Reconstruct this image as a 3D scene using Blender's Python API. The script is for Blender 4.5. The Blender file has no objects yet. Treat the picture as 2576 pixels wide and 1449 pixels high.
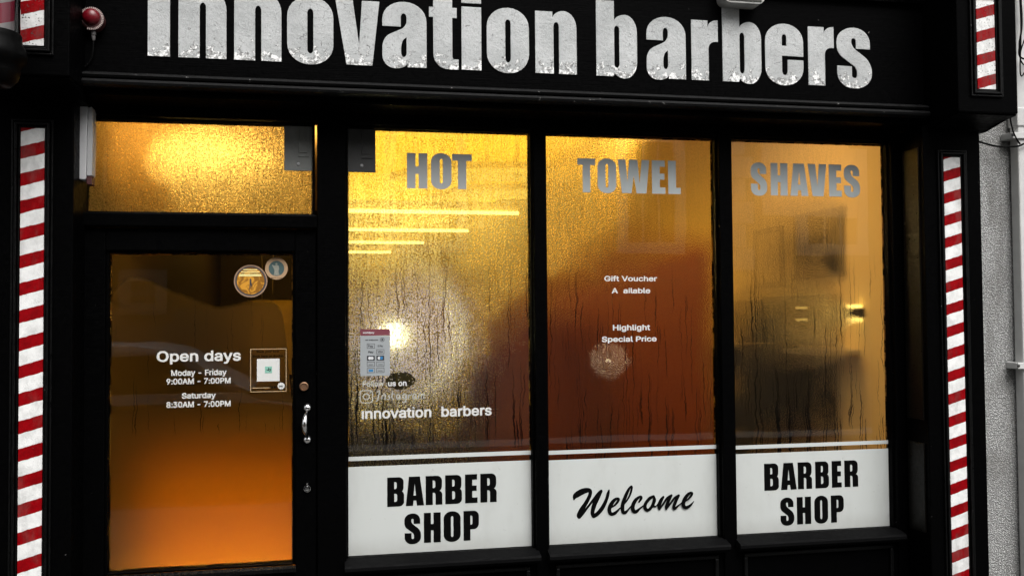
import bpy, bmesh, math, random
from mathutils import Vector, Matrix
from mathutils.geometry import tessellate_polygon
random.seed(7)
SC = bpy.context.scene
COL = SC.collection

# ------------------------------------------------------------------ camera
def cam_axes(yaw, pitch, roll):
    cy, sy, cp, sp, cr, sr = math.cos(yaw), math.sin(yaw), math.cos(pitch), math.sin(pitch), math.cos(roll), math.sin(roll)
    f = Vector((sy * cp, cy * cp, sp)); r = Vector((cy, -sy, 0)); u = r.cross(f)
    return cr * r + sr * u, -sr * r + cr * u, f
_r, _u, _f = cam_axes(0.198404, 0.031105, -0.007701)
cd = bpy.data.cameras.new('camera'); CAM = bpy.data.objects.new('camera', cd); COL.objects.link(CAM)
M3 = Matrix((_r, _u, -_f)).transposed()
CAM.matrix_world = Matrix.Translation((0, -3.86, 1.55)) @ M3.to_4x4()
cd.sensor_width = 36; cd.lens = 36 * 2400 / 2576; cd.clip_start = 0.05; cd.clip_end = 500
SC.camera = CAM

# ------------------------------------------------------------------ sky, sun, exposure (overcast daylight)
SUN_EL, SUN_AZ = math.radians(52), math.radians(15)     # azimuth measured from -Y (the street side) towards +X
w = bpy.data.worlds.new('World'); SC.world = w; w.use_nodes = True
nt = w.node_tree; nt.nodes.clear()
sky = nt.nodes.new('ShaderNodeTexSky'); sky.sky_type = 'NISHITA'; sky.sun_disc = False
sky.sun_elevation = SUN_EL; sky.sun_rotation = math.pi - SUN_AZ; sky.dust_density = 6; sky.air_density = 1.5
hs = nt.nodes.new('ShaderNodeHueSaturation'); hs.inputs['Saturation'].default_value = 0.12
bg = nt.nodes.new('ShaderNodeBackground'); bg.inputs['Strength'].default_value = 0.15
wo = nt.nodes.new('ShaderNodeOutputWorld')
nt.links.new(sky.outputs[0], hs.inputs['Color']); nt.links.new(hs.outputs[0], bg.inputs[0]); nt.links.new(bg.outputs[0], wo.inputs[0])
sl = bpy.data.lights.new('sun', 'SUN'); sl.energy = 1.5; sl.angle = math.radians(40); sl.color = (1, .985, .96)
so = bpy.data.objects.new('sun', sl); COL.objects.link(so)
sd = Vector((math.sin(SUN_AZ) * math.cos(SUN_EL), -math.cos(SUN_AZ) * math.cos(SUN_EL), math.sin(SUN_EL)))
so.rotation_euler = sd.to_track_quat('Z', 'Y').to_euler(); so.location = sd * 12
SC.view_settings.view_transform = 'Standard'; SC.view_settings.look = 'None'
SC.view_settings.exposure = 0.5; SC.view_settings.gamma = 1
SC.cycles.use_denoising = True
SC.cycles.max_bounces = 10; SC.cycles.diffuse_bounces = 4; SC.cycles.transparent_max_bounces = 16
SC.cycles.transmission_bounces = 8; SC.cycles.sample_clamp_indirect = 4.0
SC.cycles.caustics_refractive = True; SC.cycles.caustics_reflective = False

# ------------------------------------------------------------------ node helper
class G:
    def __init__(s, name):
        s.m = bpy.data.materials.new(name); s.m.use_nodes = True; s.t = s.m.node_tree; s.t.nodes.clear()
        s.p = s.n('NewGeometry').outputs['Position']
    def n(s, typ, ins=None, **kw):
        o = s.t.nodes.new('ShaderNode' + typ)
        for k, v in kw.items(): setattr(o, k, v)
        for k, v in (ins or {}).items():
            if hasattr(v, 'is_linked') or hasattr(v, 'links'): s.t.links.new(v, o.inputs[k])
            else: o.inputs[k].default_value = v
        return o
    def m2(s, op, a, b=0.0, c=None, clamp=False):
        o = s.n('Math', {0: a, 1: b}, operation=op, use_clamp=clamp)
        if c is not None:
            if hasattr(c, 'links'): s.t.links.new(c, o.inputs[2])
            else: o.inputs[2].default_value = c
        return o.outputs[0]
    def xyz(s, v=None):
        o = s.n('SeparateXYZ', {0: v or s.p}); return o.outputs
    def vec(s, x, y, z): return s.n('CombineXYZ', {0: x, 1: y, 2: z}).outputs[0]
    def scale(s, v, sx, sy, sz): return s.n('Mapping', {'Vector': v, 'Scale': (sx, sy, sz)}).outputs[0]
    def noise(s, sc, det=3, rough=.55, v=None, dist=0.0, col=False):
        o = s.n('TexNoise', {'Vector': v or s.p, 'Scale': sc, 'Detail': det, 'Roughness': rough, 'Distortion': dist})
        return o.outputs['Color' if col else 'Fac']
    def voro(s, sc, v=None, feat='F1', rnd=1.0, out='Distance'):
        return s.n('TexVoronoi', {'Vector': v or s.p, 'Scale': sc, 'Randomness': rnd}, feature=feat).outputs[out]
    def step(s, a, lo, hi, smooth=True):
        o = s.n('MapRange', {'Value': a, 'From Min': lo, 'From Max': hi}, interpolation_type='SMOOTHSTEP' if smooth else 'LINEAR'); return o.outputs[0]
    def remap(s, a, lo, hi, c, d): return s.n('MapRange', {'Value': a, 'From Min': lo, 'From Max': hi, 'To Min': c, 'To Max': d}).outputs[0]
    def mixc(s, f, a, b, mode='MIX'):
        o = s.n('Mix', data_type='RGBA', blend_type=mode)
        for i, v in ((0, f), (6, a), (7, b)):
            if hasattr(v, 'links'): s.t.links.new(v, o.inputs[i])
            else: o.inputs[i].default_value = v if i == 0 else (*v[:3], 1)
        return o.outputs[2]
    def mixs(s, f, a, b):
        o = s.n('MixShader', {0: f, 1: a, 2: b}); return o.outputs[0]
    def bump(s, h, dist, strength=1.0, nrm=None):
        d = {'Height': h, 'Distance': dist, 'Strength': strength}
        if nrm: d['Normal'] = nrm
        return s.n('Bump', d).outputs[0]
    def pbr(s, col, rough=.5, spec=.5, metal=0.0, nrm=None, **ex):
        d = {'Base Color': col if hasattr(col, 'links') else (*col, 1), 'Roughness': rough, 'Specular IOR Level': spec, 'Metallic': metal}
        if nrm: d['Normal'] = nrm
        d.update(ex)
        return s.n('BsdfPrincipled', d).outputs[0]
    def out(s, sh): s.n('OutputMaterial', {0: sh}); return s.m

def simple(name, col, rough=.5, spec=.5, metal=0.0, var=.15, sc=40, bump=.0):
    g = G(name); n = g.noise(sc, 4)
    c = g.mixc(n, tuple(v * (1 - var) for v in col), tuple(min(1, v * (1 + var)) for v in col))
    nr = g.bump(n, bump) if bump else None
    return g.out(g.pbr(c, rough, spec, metal, nr))

def m_paint(name='black_paint', col=(.0008, .0008, .0009), chips=True, spec=.02, rough=.42, thr=.72):
    g = G(name)
    gr = g.noise(1, 4, .6, g.scale(g.p, 9, 9, 260)); gv = g.noise(55, 3)
    chip = g.step(g.noise(38, 5, .7), thr, thr + .02) if chips else 0.0
    c = g.mixc(chip, col, (.16, .155, .15))
    n = g.bump(g.m2('ADD', gr, gv), .0012, .5)
    return g.out(g.pbr(c, g.remap(gv, .3, .7, rough - .1, rough + .15), spec, 0, n))

def m_stripes(name, xr, zr, per, slope, worn):
    g = G(name); x, y, z = g.xyz()
    wob = g.m2('MULTIPLY', g.m2('SUBTRACT', g.noise(45, 3), .5), .006)
    zz = g.m2('SUBTRACT', g.m2('ADD', z, wob), g.m2('MULTIPLY', g.m2('SUBTRACT', x, xr), slope))
    f = g.m2('FRACT', g.m2('ADD', g.m2('DIVIDE', g.m2('SUBTRACT', zr, zz), per), 40))
    red = g.m2('MULTIPLY', g.step(f, 0.0, .025), g.m2('SUBTRACT', 1, g.step(f, .465, .49)))
    n = g.noise(28, 5, .65); n2 = g.noise(9, 3); n3 = g.noise(150, 3)
    white = g.mixc(g.step(n, .35, .75), (.80, .80, .79), (.62, .62, .61))
    white = g.mixc(g.step(n2, .55, .8), white, (.52, .52, .51))
    redc = g.mixc(g.step(n, .35, .7), (.26, .0004, .003), (.17, .0003, .002))
    c = g.mixc(red, white, redc)
    c = g.mixc(g.m2('MULTIPLY', g.step(g.noise(1, 5, .65, g.scale(g.p, 9, 9, 3)), .5, .75), .38), c, (.12, .115, .105))
    thr = .70 if not worn else .61
    c = g.mixc(g.step(n3, thr, thr + .05), c, (.25, .24, .23) if not worn else (.06, .06, .058))
    if worn:
        big = g.step(g.noise(24, 6, .75), .66, .69)
        c = g.mixc(big, c, (.045, .045, .045))
    return g.out(g.pbr(c, .5, .08, 0, g.bump(g.m2('ADD', n, n3), .0015, .6)))

def m_letters():
    g = G('weathered_grey_sign_face'); x, y, z = g.xyz()
    n = g.noise(26, 8, .68); fine = g.noise(140, 5, .7); lo = g.noise(6, 3)
    base = g.mixc(g.step(lo, .3, .7), (.49, .50, .50), (.38, .39, .39))
    base = g.mixc(g.step(fine, .5, .72), base, (.31, .315, .315))
    # horizontal cracks
    cv = g.scale(g.p, 10, 10, 34)
    cr = g.voro(1, g.n('VectorMath', {0: cv, 1: g.noise(14, 3, col=True)}, operation='ADD').outputs[0], 'DISTANCE_TO_EDGE')
    crk = g.m2('MULTIPLY', g.m2('SUBTRACT', 1, g.step(cr, .0, .02)), g.step(g.noise(7, 2), .5, .62))
    base = g.mixc(g.m2('MULTIPLY', crk, .7), base, (.12, .12, .12))
    pit = g.step(g.noise(60, 4, .6), .66, .72)
    base = g.mixc(g.m2('MULTIPLY', pit, .8), base, (.13, .13, .13))
    # flaking white paint gathered along the foot of the letters
    flk = g.step(g.m2('ADD', g.noise(30, 7, .7), g.remap(z, 2.50, 2.62, .17, -.12)), .56, .60)
    fl_c = g.mixc(g.step(g.noise(75, 4, .7), .42, .62), (.86, .86, .85), (.22, .22, .215))
    base = g.mixc(flk, base, fl_c)
    h = g.m2('ADD', g.m2('MULTIPLY', n, .8), g.m2('ADD', g.m2('MULTIPLY', flk, .6), g.m2('MULTIPLY', g.noise(80, 5, .7), .5)))
    return g.out(g.pbr(base, .75, .2, 0, g.bump(h, .006, .8)))

def m_pebble():
    g = G('grey_pebbledash')
    v = g.voro(150); n = g.noise(120, 4, .65); lo = g.noise(4, 4)
    c = g.mixc(g.step(v, .12, .55), (.62, .62, .61), (.26, .26, .255))
    c = g.mixc(g.m2('MULTIPLY', g.step(n, .52, .66), .6), c, (.12, .12, .118))
    stn = g.noise(1, 4, .6, g.scale(g.p, 7, 7, 1.1))
    c = g.mixc(g.m2('MULTIPLY', g.step(lo, .5, .75), .5), c, (.16, .155, .145))
    c = g.mixc(g.m2('MULTIPLY', g.step(stn, .52, .72), .55), c, (.12, .115, .105))
    h = g.m2('ADD', g.m2('MULTIPLY', v, -1), n)
    return g.out(g.pbr(c, .85, .2, 0, g.bump(h, .006, .8)))

def m_emit(name, col, st):
    g = G(name); return g.out(g.n('Emission', {'Color': (*col, 1), 'Strength': st}).outputs[0])

def m_clear_glass():
    """outer face of a pane: light refracts in here and out again through the film on the inner face"""
    g = G('clear_window_glass')
    fr = g.m2('MULTIPLY', g.n('Fresnel', {'IOR': 1.5}).outputs[0], 1.45)      # both faces of the pane reflect
    gl = g.n('BsdfGlossy', {'Color': (1, 1, 1, 1), 'Roughness': .012, 'Normal': g.bump(g.noise(2.2, 2), .004, .15)}).outputs[0]
    tr = g.n('BsdfRefraction', {'Color': (.98, .985, .98, 1), 'Roughness': 0.0, 'IOR': 1.45}).outputs[0]
    return g.out(g.mixs(fr, tr, gl))

def m_wood(name, a, b, rough=.45, spec=.4, sc=(2, 2, 30), axis=None):
    g = G(name); n = g.noise(1, 5, .6, g.scale(g.p, *sc), 1.2)
    return g.out(g.pbr(g.mixc(g.step(n, .3, .7), a, b), rough, spec, 0, g.bump(n, .002, .4)))

def m_fog(name, fine=.28, wide=.62, wmix=.35, grain=.35, gs=130, trans=.15, sharp=.12, runs=.5, run_z=(0, 3), tint=(1, 1, 1), clear=None, drop=None, hazecol=(.9, .9, .88), speck=.6, sharp_z=None, thick=None):
    """condensed water on the inside of a pane: fine drops that act as small lenses, a scattering film and clear runs"""
    g = G(name); x, y, z = g.xyz(); IOR = 1.45
    big = g.noise(gs, 2, .6); sm = g.noise(gs * 2.1, 2)
    st = g.noise(1, 3, .6, g.scale(g.p, 90, 90, 9), .6)       # drawn-out vertical film
    h = g.m2('ADD', g.m2('ADD', big, g.m2('MULTIPLY', sm, .4)), g.m2('MULTIPLY', st, .5))
    patch = g.step(g.noise(2.5, 3, .5), .2, .8)
    amt = g.m2('MULTIPLY', g.m2('ADD', g.m2('MULTIPLY', patch, .5), .6), grain)
    wbase = wmix
    if drop:
        dv = drop(g, x, z); amt = g.m2('MULTIPLY', amt, dv)
        wbase = g.m2('MULTIPLY', g.m2('ADD', .25, g.m2('MULTIPLY', g.m2('MINIMUM', dv, 1.0), .75)), wmix)
    nr = g.n('Bump', {'Height': h, 'Distance': .01, 'Strength': amt}).outputs[0]
    r1 = g.n('BsdfRefraction', {'Color': (*tint, 1), 'Roughness': fine, 'IOR': IOR, 'Normal': nr}).outputs[0]
    r2 = g.n('BsdfRefraction', {'Color': (*tint, 1), 'Roughness': wide, 'IOR': IOR}).outputs[0]
    tl = g.n('BsdfTranslucent', {'Color': (*hazecol, 1)}).outputs[0]
    flat_ = g.n('BsdfRefraction', {'Color': (*tint, 1), 'Roughness': 0.0, 'IOR': IOR}).outputs[0]
    sp = g.step(g.noise(gs * 1.15, 3, .65, g.scale(g.p, 1, 1, .75)), .40, .60)
    spf = g.m2('ADD', 1 - speck * .5, g.m2('MULTIPLY', g.m2('SUBTRACT', sp, .5), g.m2('MULTIPLY', amt, speck * 4)), clamp=False)
    dm = g.noise(gs * .95, 3, .7, g.scale(g.p, 1, 1, .8))
    dm = g.m2('ADD', dm, g.m2('MULTIPLY', g.m2('SUBTRACT', st, .5), .35))
    dm = g.step(dm, .46, .56)                                  # 1 = scattering film, 0 = clear drop
    wm = g.m2('ADD', wbase, g.m2('MULTIPLY', g.m2('SUBTRACT', dm, .5), g.m2('MULTIPLY', g.m2('MINIMUM', amt, 1.0), speck)), clamp=True)
    film = g.mixs(wm, r1, r2)
    tr_ = g.m2('ADD', trans, thick(g, x, z)) if thick else trans  # thick adds scattering to paint a broader glow around the lamp
    film = g.mixs(g.m2('MULTIPLY', spf, tr_, clamp=True), film, tl)
    if sharp_z: sharp = g.m2('MULTIPLY', g.remap(g.step(z, sharp_z, sharp_z + .12), 0, 1, .25, 1), sharp)
    sh = g.mixs(sharp, film, flat_)
    if runs > 0:                                              # thin wandering tracks where drops have run down
        wx = g.m2('ADD', x, g.m2('MULTIPLY', g.m2('SUBTRACT', g.noise(9, 3), .5), .045))
        wx = g.m2('ADD', wx, g.m2('MULTIPLY', g.m2('SUBTRACT', g.noise(70, 2), .5), .009))
        rn = g.n('TexNoise', {'Vector': g.vec(wx, 0.0, g.m2('MULTIPLY', z, .009)), 'Scale': 165, 'Detail': 1}).outputs['Fac']
        lowz = g.m2('MULTIPLY', g.m2('SUBTRACT', 1, g.step(z, 1.0, 1.75)), .05 * runs)
        run = g.step(g.m2('ADD', rn, lowz), .715 - .10 * runs, .73 - .10 * runs)
        seg = g.step(g.noise(1, 2, .5, g.scale(g.p, 16, 16, 2.2)), .44, .52)
        zr = g.m2('MULTIPLY', g.step(z, run_z[0], run_z[0] + .05), g.m2('SUBTRACT', 1, g.step(z, run_z[1] - .35, run_z[1])))
        run = g.m2('MULTIPLY', g.m2('MULTIPLY', run, seg), zr)
        trk = g.n('BsdfRefraction', {'Color': (.30, .26, .20, 1), 'Roughness': .04, 'IOR': IOR, 'Normal': g.bump(rn, .02, .25)}).outputs[0]
        sh = g.mixs(run, sh, trk)
    if clear: sh = g.mixs(clear(g, x, z), sh, flat_)
    return g.out(sh)

# ------------------------------------------------------------------ mesh helper
LOC = {}
def empty(name, label=None, cat=None, loc=(0, 0, 0), group=None, parent=None):
    o = bpy.data.objects.new(name, None); COL.objects.link(o); o.empty_display_size = .1
    o.location = loc; LOC[o.name] = Vector(loc)
    return tag(o, label, cat, group)
def tag(o, label=None, cat=None, group=None, kind=None):
    for k, v in (('label', label), ('category', cat), ('group', group), ('kind', kind)):
        if v: o[k] = v
    return o

class MB:
    def __init__(s): s.b = bmesh.new(); s.smooth = False
    def face(s, pts):
        try: return s.b.faces.new([s.b.verts.new(p) for p in pts])
        except ValueError: return None
    def box(s, x0, x1, y0, y1, z0, z1):
        v = [s.b.verts.new(p) for p in ((x0, y0, z0), (x1, y0, z0), (x1, y1, z0), (x0, y1, z0), (x0, y0, z1), (x1, y0, z1), (x1, y1, z1), (x0, y1, z1))]
        for f in ((0, 3, 2, 1), (4, 5, 6, 7), (0, 1, 5, 4), (1, 2, 6, 5), (2, 3, 7, 6), (3, 0, 4, 7)): s.b.faces.new([v[i] for i in f])
        return s
    def prism(s, pts, axis, a, b):
        """extrude a closed 2-D outline; axis 'x': pts are (y,z); 'y': (x,z); 'z': (x,y)"""
        def P(q, t): return (t, q[0], q[1]) if axis == 'x' else (q[0], t, q[1]) if axis == 'y' else (q[0], q[1], t)
        A = [s.b.verts.new(P(q, a)) for q in pts]; B = [s.b.verts.new(P(q, b)) for q in pts]
        n = len(pts)
        for i in range(n): s.b.faces.new((A[i], A[(i + 1) % n], B[(i + 1) % n], B[i]))
        for R in (A, B):
            try: bmesh.ops.triangulate(s.b, faces=[s.b.faces.new(R)])
            except ValueError: pass
        return s
    def lathe(s, prof, c, axis='z', n=32, cap=True):
        """prof: list of (radius, t) along axis through c"""
        rings = []
        for r, t in prof:
            R = []
            for k in range(n):
                a = 2 * math.pi * k / n; u, v = r * math.cos(a), r * math.sin(a)
                p = (c[0] + u, c[1] + v, c[2] + t) if axis == 'z' else (c[0] + u, c[1] + t, c[2] + v) if axis == 'y' else (c[0] + t, c[1] + u, c[2] + v)
                R.append(s.b.verts.new(p))
            rings.append(R)
        for A, B in zip(rings, rings[1:]):
            for k in range(n): s.b.faces.new((A[k], A[(k + 1) % n], B[(k + 1) % n], B[k]))
        if cap:
            s.b.faces.new(rings[0]); s.b.faces.new(rings[-1])
        s.smooth = True
        return s
    def tube(s, pts, r, n=10):
        rings = []; P = [Vector(p) for p in pts]; rad = r if isinstance(r, (list, tuple)) else [r] * len(P)
        for i, p in enumerate(P):
            d = (P[min(i + 1, len(P) - 1)] - P[max(i - 1, 0)]).normalized()
            a = d.orthogonal() if i == 0 else (pa - d * pa.dot(d)); a.normalize(); pa = a; b = d.cross(a)
            rings.append([s.b.verts.new(p + (a * math.cos(2 * math.pi * k / n) + b * math.sin(2 * math.pi * k / n)) * rad[i]) for k in range(n)])
        for A, B in zip(rings, rings[1:]):
            for k in range(n): s.b.faces.new((A[k], A[(k + 1) % n], B[(k + 1) % n], B[k]))
        s.b.faces.new(rings[0]); s.b.faces.new(rings[-1]); s.smooth = True
        return s
    def glyph(s, conts, X, Z, y0, y1):
        """filled letter with thickness: contours in 2-D, X/Z map them to world, front at y0, back at y1"""
        conts = [[(X(p), Z(p)) for p in c] for c in conts]
        flat = [q for c in conts for q in c]
        F = [s.b.verts.new((q[0], y0, q[1])) for q in flat]; B = [s.b.verts.new((q[0], y1, q[1])) for q in flat]
        for t in tessellate_polygon([[Vector((q[0], q[1], 0)) for q in c] for c in conts]):
            try: s.b.faces.new([F[i] for i in t])
            except ValueError: pass
        k = 0
        for c in conts:
            n = len(c)
            for i in range(n):
                a, b = k + i, k + (i + 1) % n
                try: s.b.faces.new((F[a], F[b], B[b], B[a]))
                except ValueError: pass
            k += n
        return s
    def build(s, name, mat, parent=None, label=None, cat=None, group=None, kind=None, loc=None, bevel=0.0, sm=None):
        bmesh.ops.recalc_face_normals(s.b, faces=s.b.faces[:])
        if parent is not None: L = LOC[parent.name]
        elif loc is not None: L = Vector(loc)
        else:
            vs = [v.co for v in s.b.verts]
            L = Vector(((min(v.x for v in vs) + max(v.x for v in vs)) / 2, (min(v.y for v in vs) + max(v.y for v in vs)) / 2, min(v.z for v in vs)))
        bmesh.ops.translate(s.b, vec=-L, verts=s.b.verts[:])
        me = bpy.data.meshes.new(name); s.b.to_mesh(me); s.b.free()
        for m in (mat if isinstance(mat, (list, tuple)) else [mat]): me.materials.append(m)
        o = bpy.data.objects.new(name, me); COL.objects.link(o)
        if (s.smooth if sm is None else sm):
            for p in me.polygons: p.use_smooth = True
            md = o.modifiers.new('edges', 'EDGE_SPLIT'); md.split_angle = math.radians(38)
        if parent is not None: o.parent = parent
        else: o.location = L
        LOC[o.name] = L.copy()
        if bevel:
            md = o.modifiers.new('bevel', 'BEVEL'); md.width = bevel; md.segments = 2; md.limit_method = 'ANGLE'; md.angle_limit = math.radians(40)
        return tag(o, label, cat, group, kind)
def box(x0, x1, y0, y1, z0, z1): return MB().box(x0, x1, y0, y1, z0, z1)

def rounded(poly, seg=7):
    """polygon whose corners (x, y, cut_before, cut_after) are rounded by cubic arcs"""
    out = []; n = len(poly)
    for i, p in enumerate(poly):
        if len(p) == 2: out.append((p[0], p[1])); continue
        P = Vector(p[:2]); A = Vector(poly[i - 1][:2]); B = Vector(poly[(i + 1) % n][:2])
        a = P + (A - P).normalized() * p[2]; b = P + (B - P).normalized() * p[3]
        ha, hb = a + (P - a) * .56, b + (P - b) * .56
        for k in range(seg + 1):
            t = k / seg; q = (1 - t) ** 3 * a + 3 * (1 - t) ** 2 * t * ha + 3 * (1 - t) * t * t * hb + t ** 3 * b
            out.append((q.x, q.y))
    return out

# ------------------------------------------------------------------ lettering outlines
def slot(x0, x1, y0, y1, c=.045, d=.07): return [(x0, y0, d, c), (x1, y0, c, d), (x1, y1, d, c), (x0, y1, c, d)]
HEAVY = {   # heavy condensed lower case, x-height 1
 'I': (.306, [[(0, 0), (.306, 0), (.306, 1.26), (0, 1.26)]]),
 'n': (.687, [[(0, 0), (0, 1), (.285, 1), (.285, .905), (.345, 1.02, .10, .13), (.687, 1.02, .22, .28), (.687, 0), (.393, 0), (.393, .835, .08, .045), (.302, .835, .045, .08), (.302, 0)]]),
 'o': (.69, [[(0, -.025, .31, .34), (.69, -.025, .34, .31), (.69, 1.02, .31, .34), (0, 1.02, .34, .31)], slot(.30, .39, .145, .835)]),
 'v': (.665, [[(0, 1), (.26, 1), (.356, .31), (.40, 1), (.665, 1), (.556, 0), (.165, 0)]]),
 'a': (.683, [[(.683, 0), (.683, 1.02, .30, .34), (0, 1.02, .33, .28), (0, .63), (.283, .63), (.283, .84, .07, .045), (.373, .84, .045, .07), (.373, .63, .09, .10), (0, .455, .13, .15), (0, -.025, .20, .20), (.373, -.025, .17, .09), (.385, .06), (.385, 0)],
              [(.373, .47), (.287, .40, .06, .12), (.287, .155, .07, .045), (.373, .155, .045, .07)]]),
 't': (.467, [[(.066, 1.25), (.368, 1.25), (.368, .97), (.44, .97), (.44, .81), (.368, .81), (.368, .155, .05, .04), (.467, .155), (.467, -.005), (.066, -.005, .24, .24), (.066, .81), (0, .81), (0, .97), (.066, .97)]]),
 'i': (.306, [[(0, 0), (.306, 0), (.306, 1), (0, 1)], [(0, 1.06), (.306, 1.06), (.306, 1.24), (0, 1.24)]]),
 'b': (.69, [[(0, 0), (0, 1.235), (.303, 1.235), (.303, .92), (.37, 1.015, .09, .12), (.69, 1.015, .21, .28), (.69, -.03, .28, .21), (.37, -.03, .11, .09), (.303, .055), (.285, 0)], slot(.303, .39, .14, .83)]),
 'r': (.47, [[(0, 0), (0, 1), (.29, 1), (.285, .876), (.33, 1.01, .10, .12), (.47, 1.01), (.47, .65), (.302, .65, .12, .12), (.302, 0)]]),
 'e': (.694, [[(.694, .472), (.303, .478), (.303, .15, .07, .045), (.405, .15, .045, .07), (.405, .41), (.694, .41), (.694, -.025, .30, .34), (0, -.025, .34, .30), (0, 1.02, .30, .34), (.694, 1.02, .34, .30)], [(.303, .645), (.388, .645), (.388, .84, .06, .04), (.303, .84, .04, .06)]]),
 's': (.66, [[(.63, .66), (.63, 1.02, .26, .30), (0, 1.02, .32, .26), (0, .575, .14, .12), (.381, .325, .07, .09), (.381, .152, .05, .045), (.281, .152, .045, .05), (.281, .35), (.007, .355), (.007, -.025, .26, .30), (.66, -.025, .32, .26), (.66, .43, .16, .16), (.277, .695, .10, .08), (.277, .838, .05, .045), (.367, .838, .045, .05), (.367, .66)]]),
}
CAPS = {    # heavy condensed capitals, cap height 1
 'B': (.575, [[(0, 0), (0, 1), (.56, 1, .17, .16), (.56, .535, .11, .06), (.505, .512), (.575, .47, .06, .10), (.575, 0, .16, .18)], [(.24, .84), (.24, .60), (.325, .60, .05, .06), (.325, .84, .06, .05)], [(.24, .44), (.24, .16), (.338, .16, .06, .07), (.338, .44, .07, .06)]]),
 'A': (.63, [[(0, 0), (.11, 1), (.49, 1), (.63, 0), (.387, 0), (.36, .176), (.27, .176), (.252, 0)], [(.269, .35), (.353, .35), (.31, .77)]]),
 'R': (.565, [[(0, 0), (0, 1), (.555, 1, .18, .18), (.555, .52, .14, .08), (.47, .475), (.565, .43, .07, .09), (.565, 0), (.335, 0), (.335, .42, .08, .06), (.24, .42), (.24, 0)], [(.24, .84), (.24, .58), (.33, .58, .05, .07), (.33, .84, .07, .05)]]),
 'E': (.41, [[(0, 0), (0, 1), (.40, 1), (.40, .81), (.24, .81), (.24, .605), (.385, .605), (.385, .42), (.24, .42), (.24, .19), (.41, .19), (.41, 0)]]),
 'H': (.585, [[(0, 0), (0, 1), (.245, 1), (.245, .62), (.335, .62), (.335, 1), (.585, 1), (.585, 0), (.335, 0), (.335, .41), (.245, .41), (.245, 0)]]),
 'O': (.585, [[(0, -.015, .24, .29), (.585, -.015, .29, .24), (.585, 1.015, .24, .29), (0, 1.015, .29, .24)], slot(.25, .335, .15, .85, .04, .06)]),
 'P': (.54, [[(0, 0), (0, 1), (.54, 1, .18, .19), (.54, .375, .2, .18), (.24, .375), (.24, 0)], [(.24, .84), (.24, .53), (.315, .53, .05, .06), (.315, .84, .06, .05)]]),
 'T': (.565, [[(.165, 0), (.165, .81), (0, .81), (0, 1), (.565, 1), (.565, .81), (.405, .81), (.405, 0)]]),
 'W': (.98, [[(0, 1), (.238, 1), (.295, .33), (.353, 1), (.612, 1), (.67, .28), (.742, 1), (.98, 1), (.879, 0), (.576, 0), (.49, .51), (.418, 0), (.1225, 0)]]),
 'L': (.38, [[(0, 0), (0, 1), (.24, 1), (.24, .185), (.38, .185), (.38, 0)]]),
 'V': (.63, [[(0, 1), (.257, 1), (.32, .30), (.378, 1), (.63, 1), (.525, 0), (.156, 0)]]),
}
_s = HEAVY['s'][1][0]
CAPS['S'] = (.57, [[(p[0] * .57 / .66, p[1] * .98 + .005) + tuple(v * .86 for v in p[2:]) for p in _s]])
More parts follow.
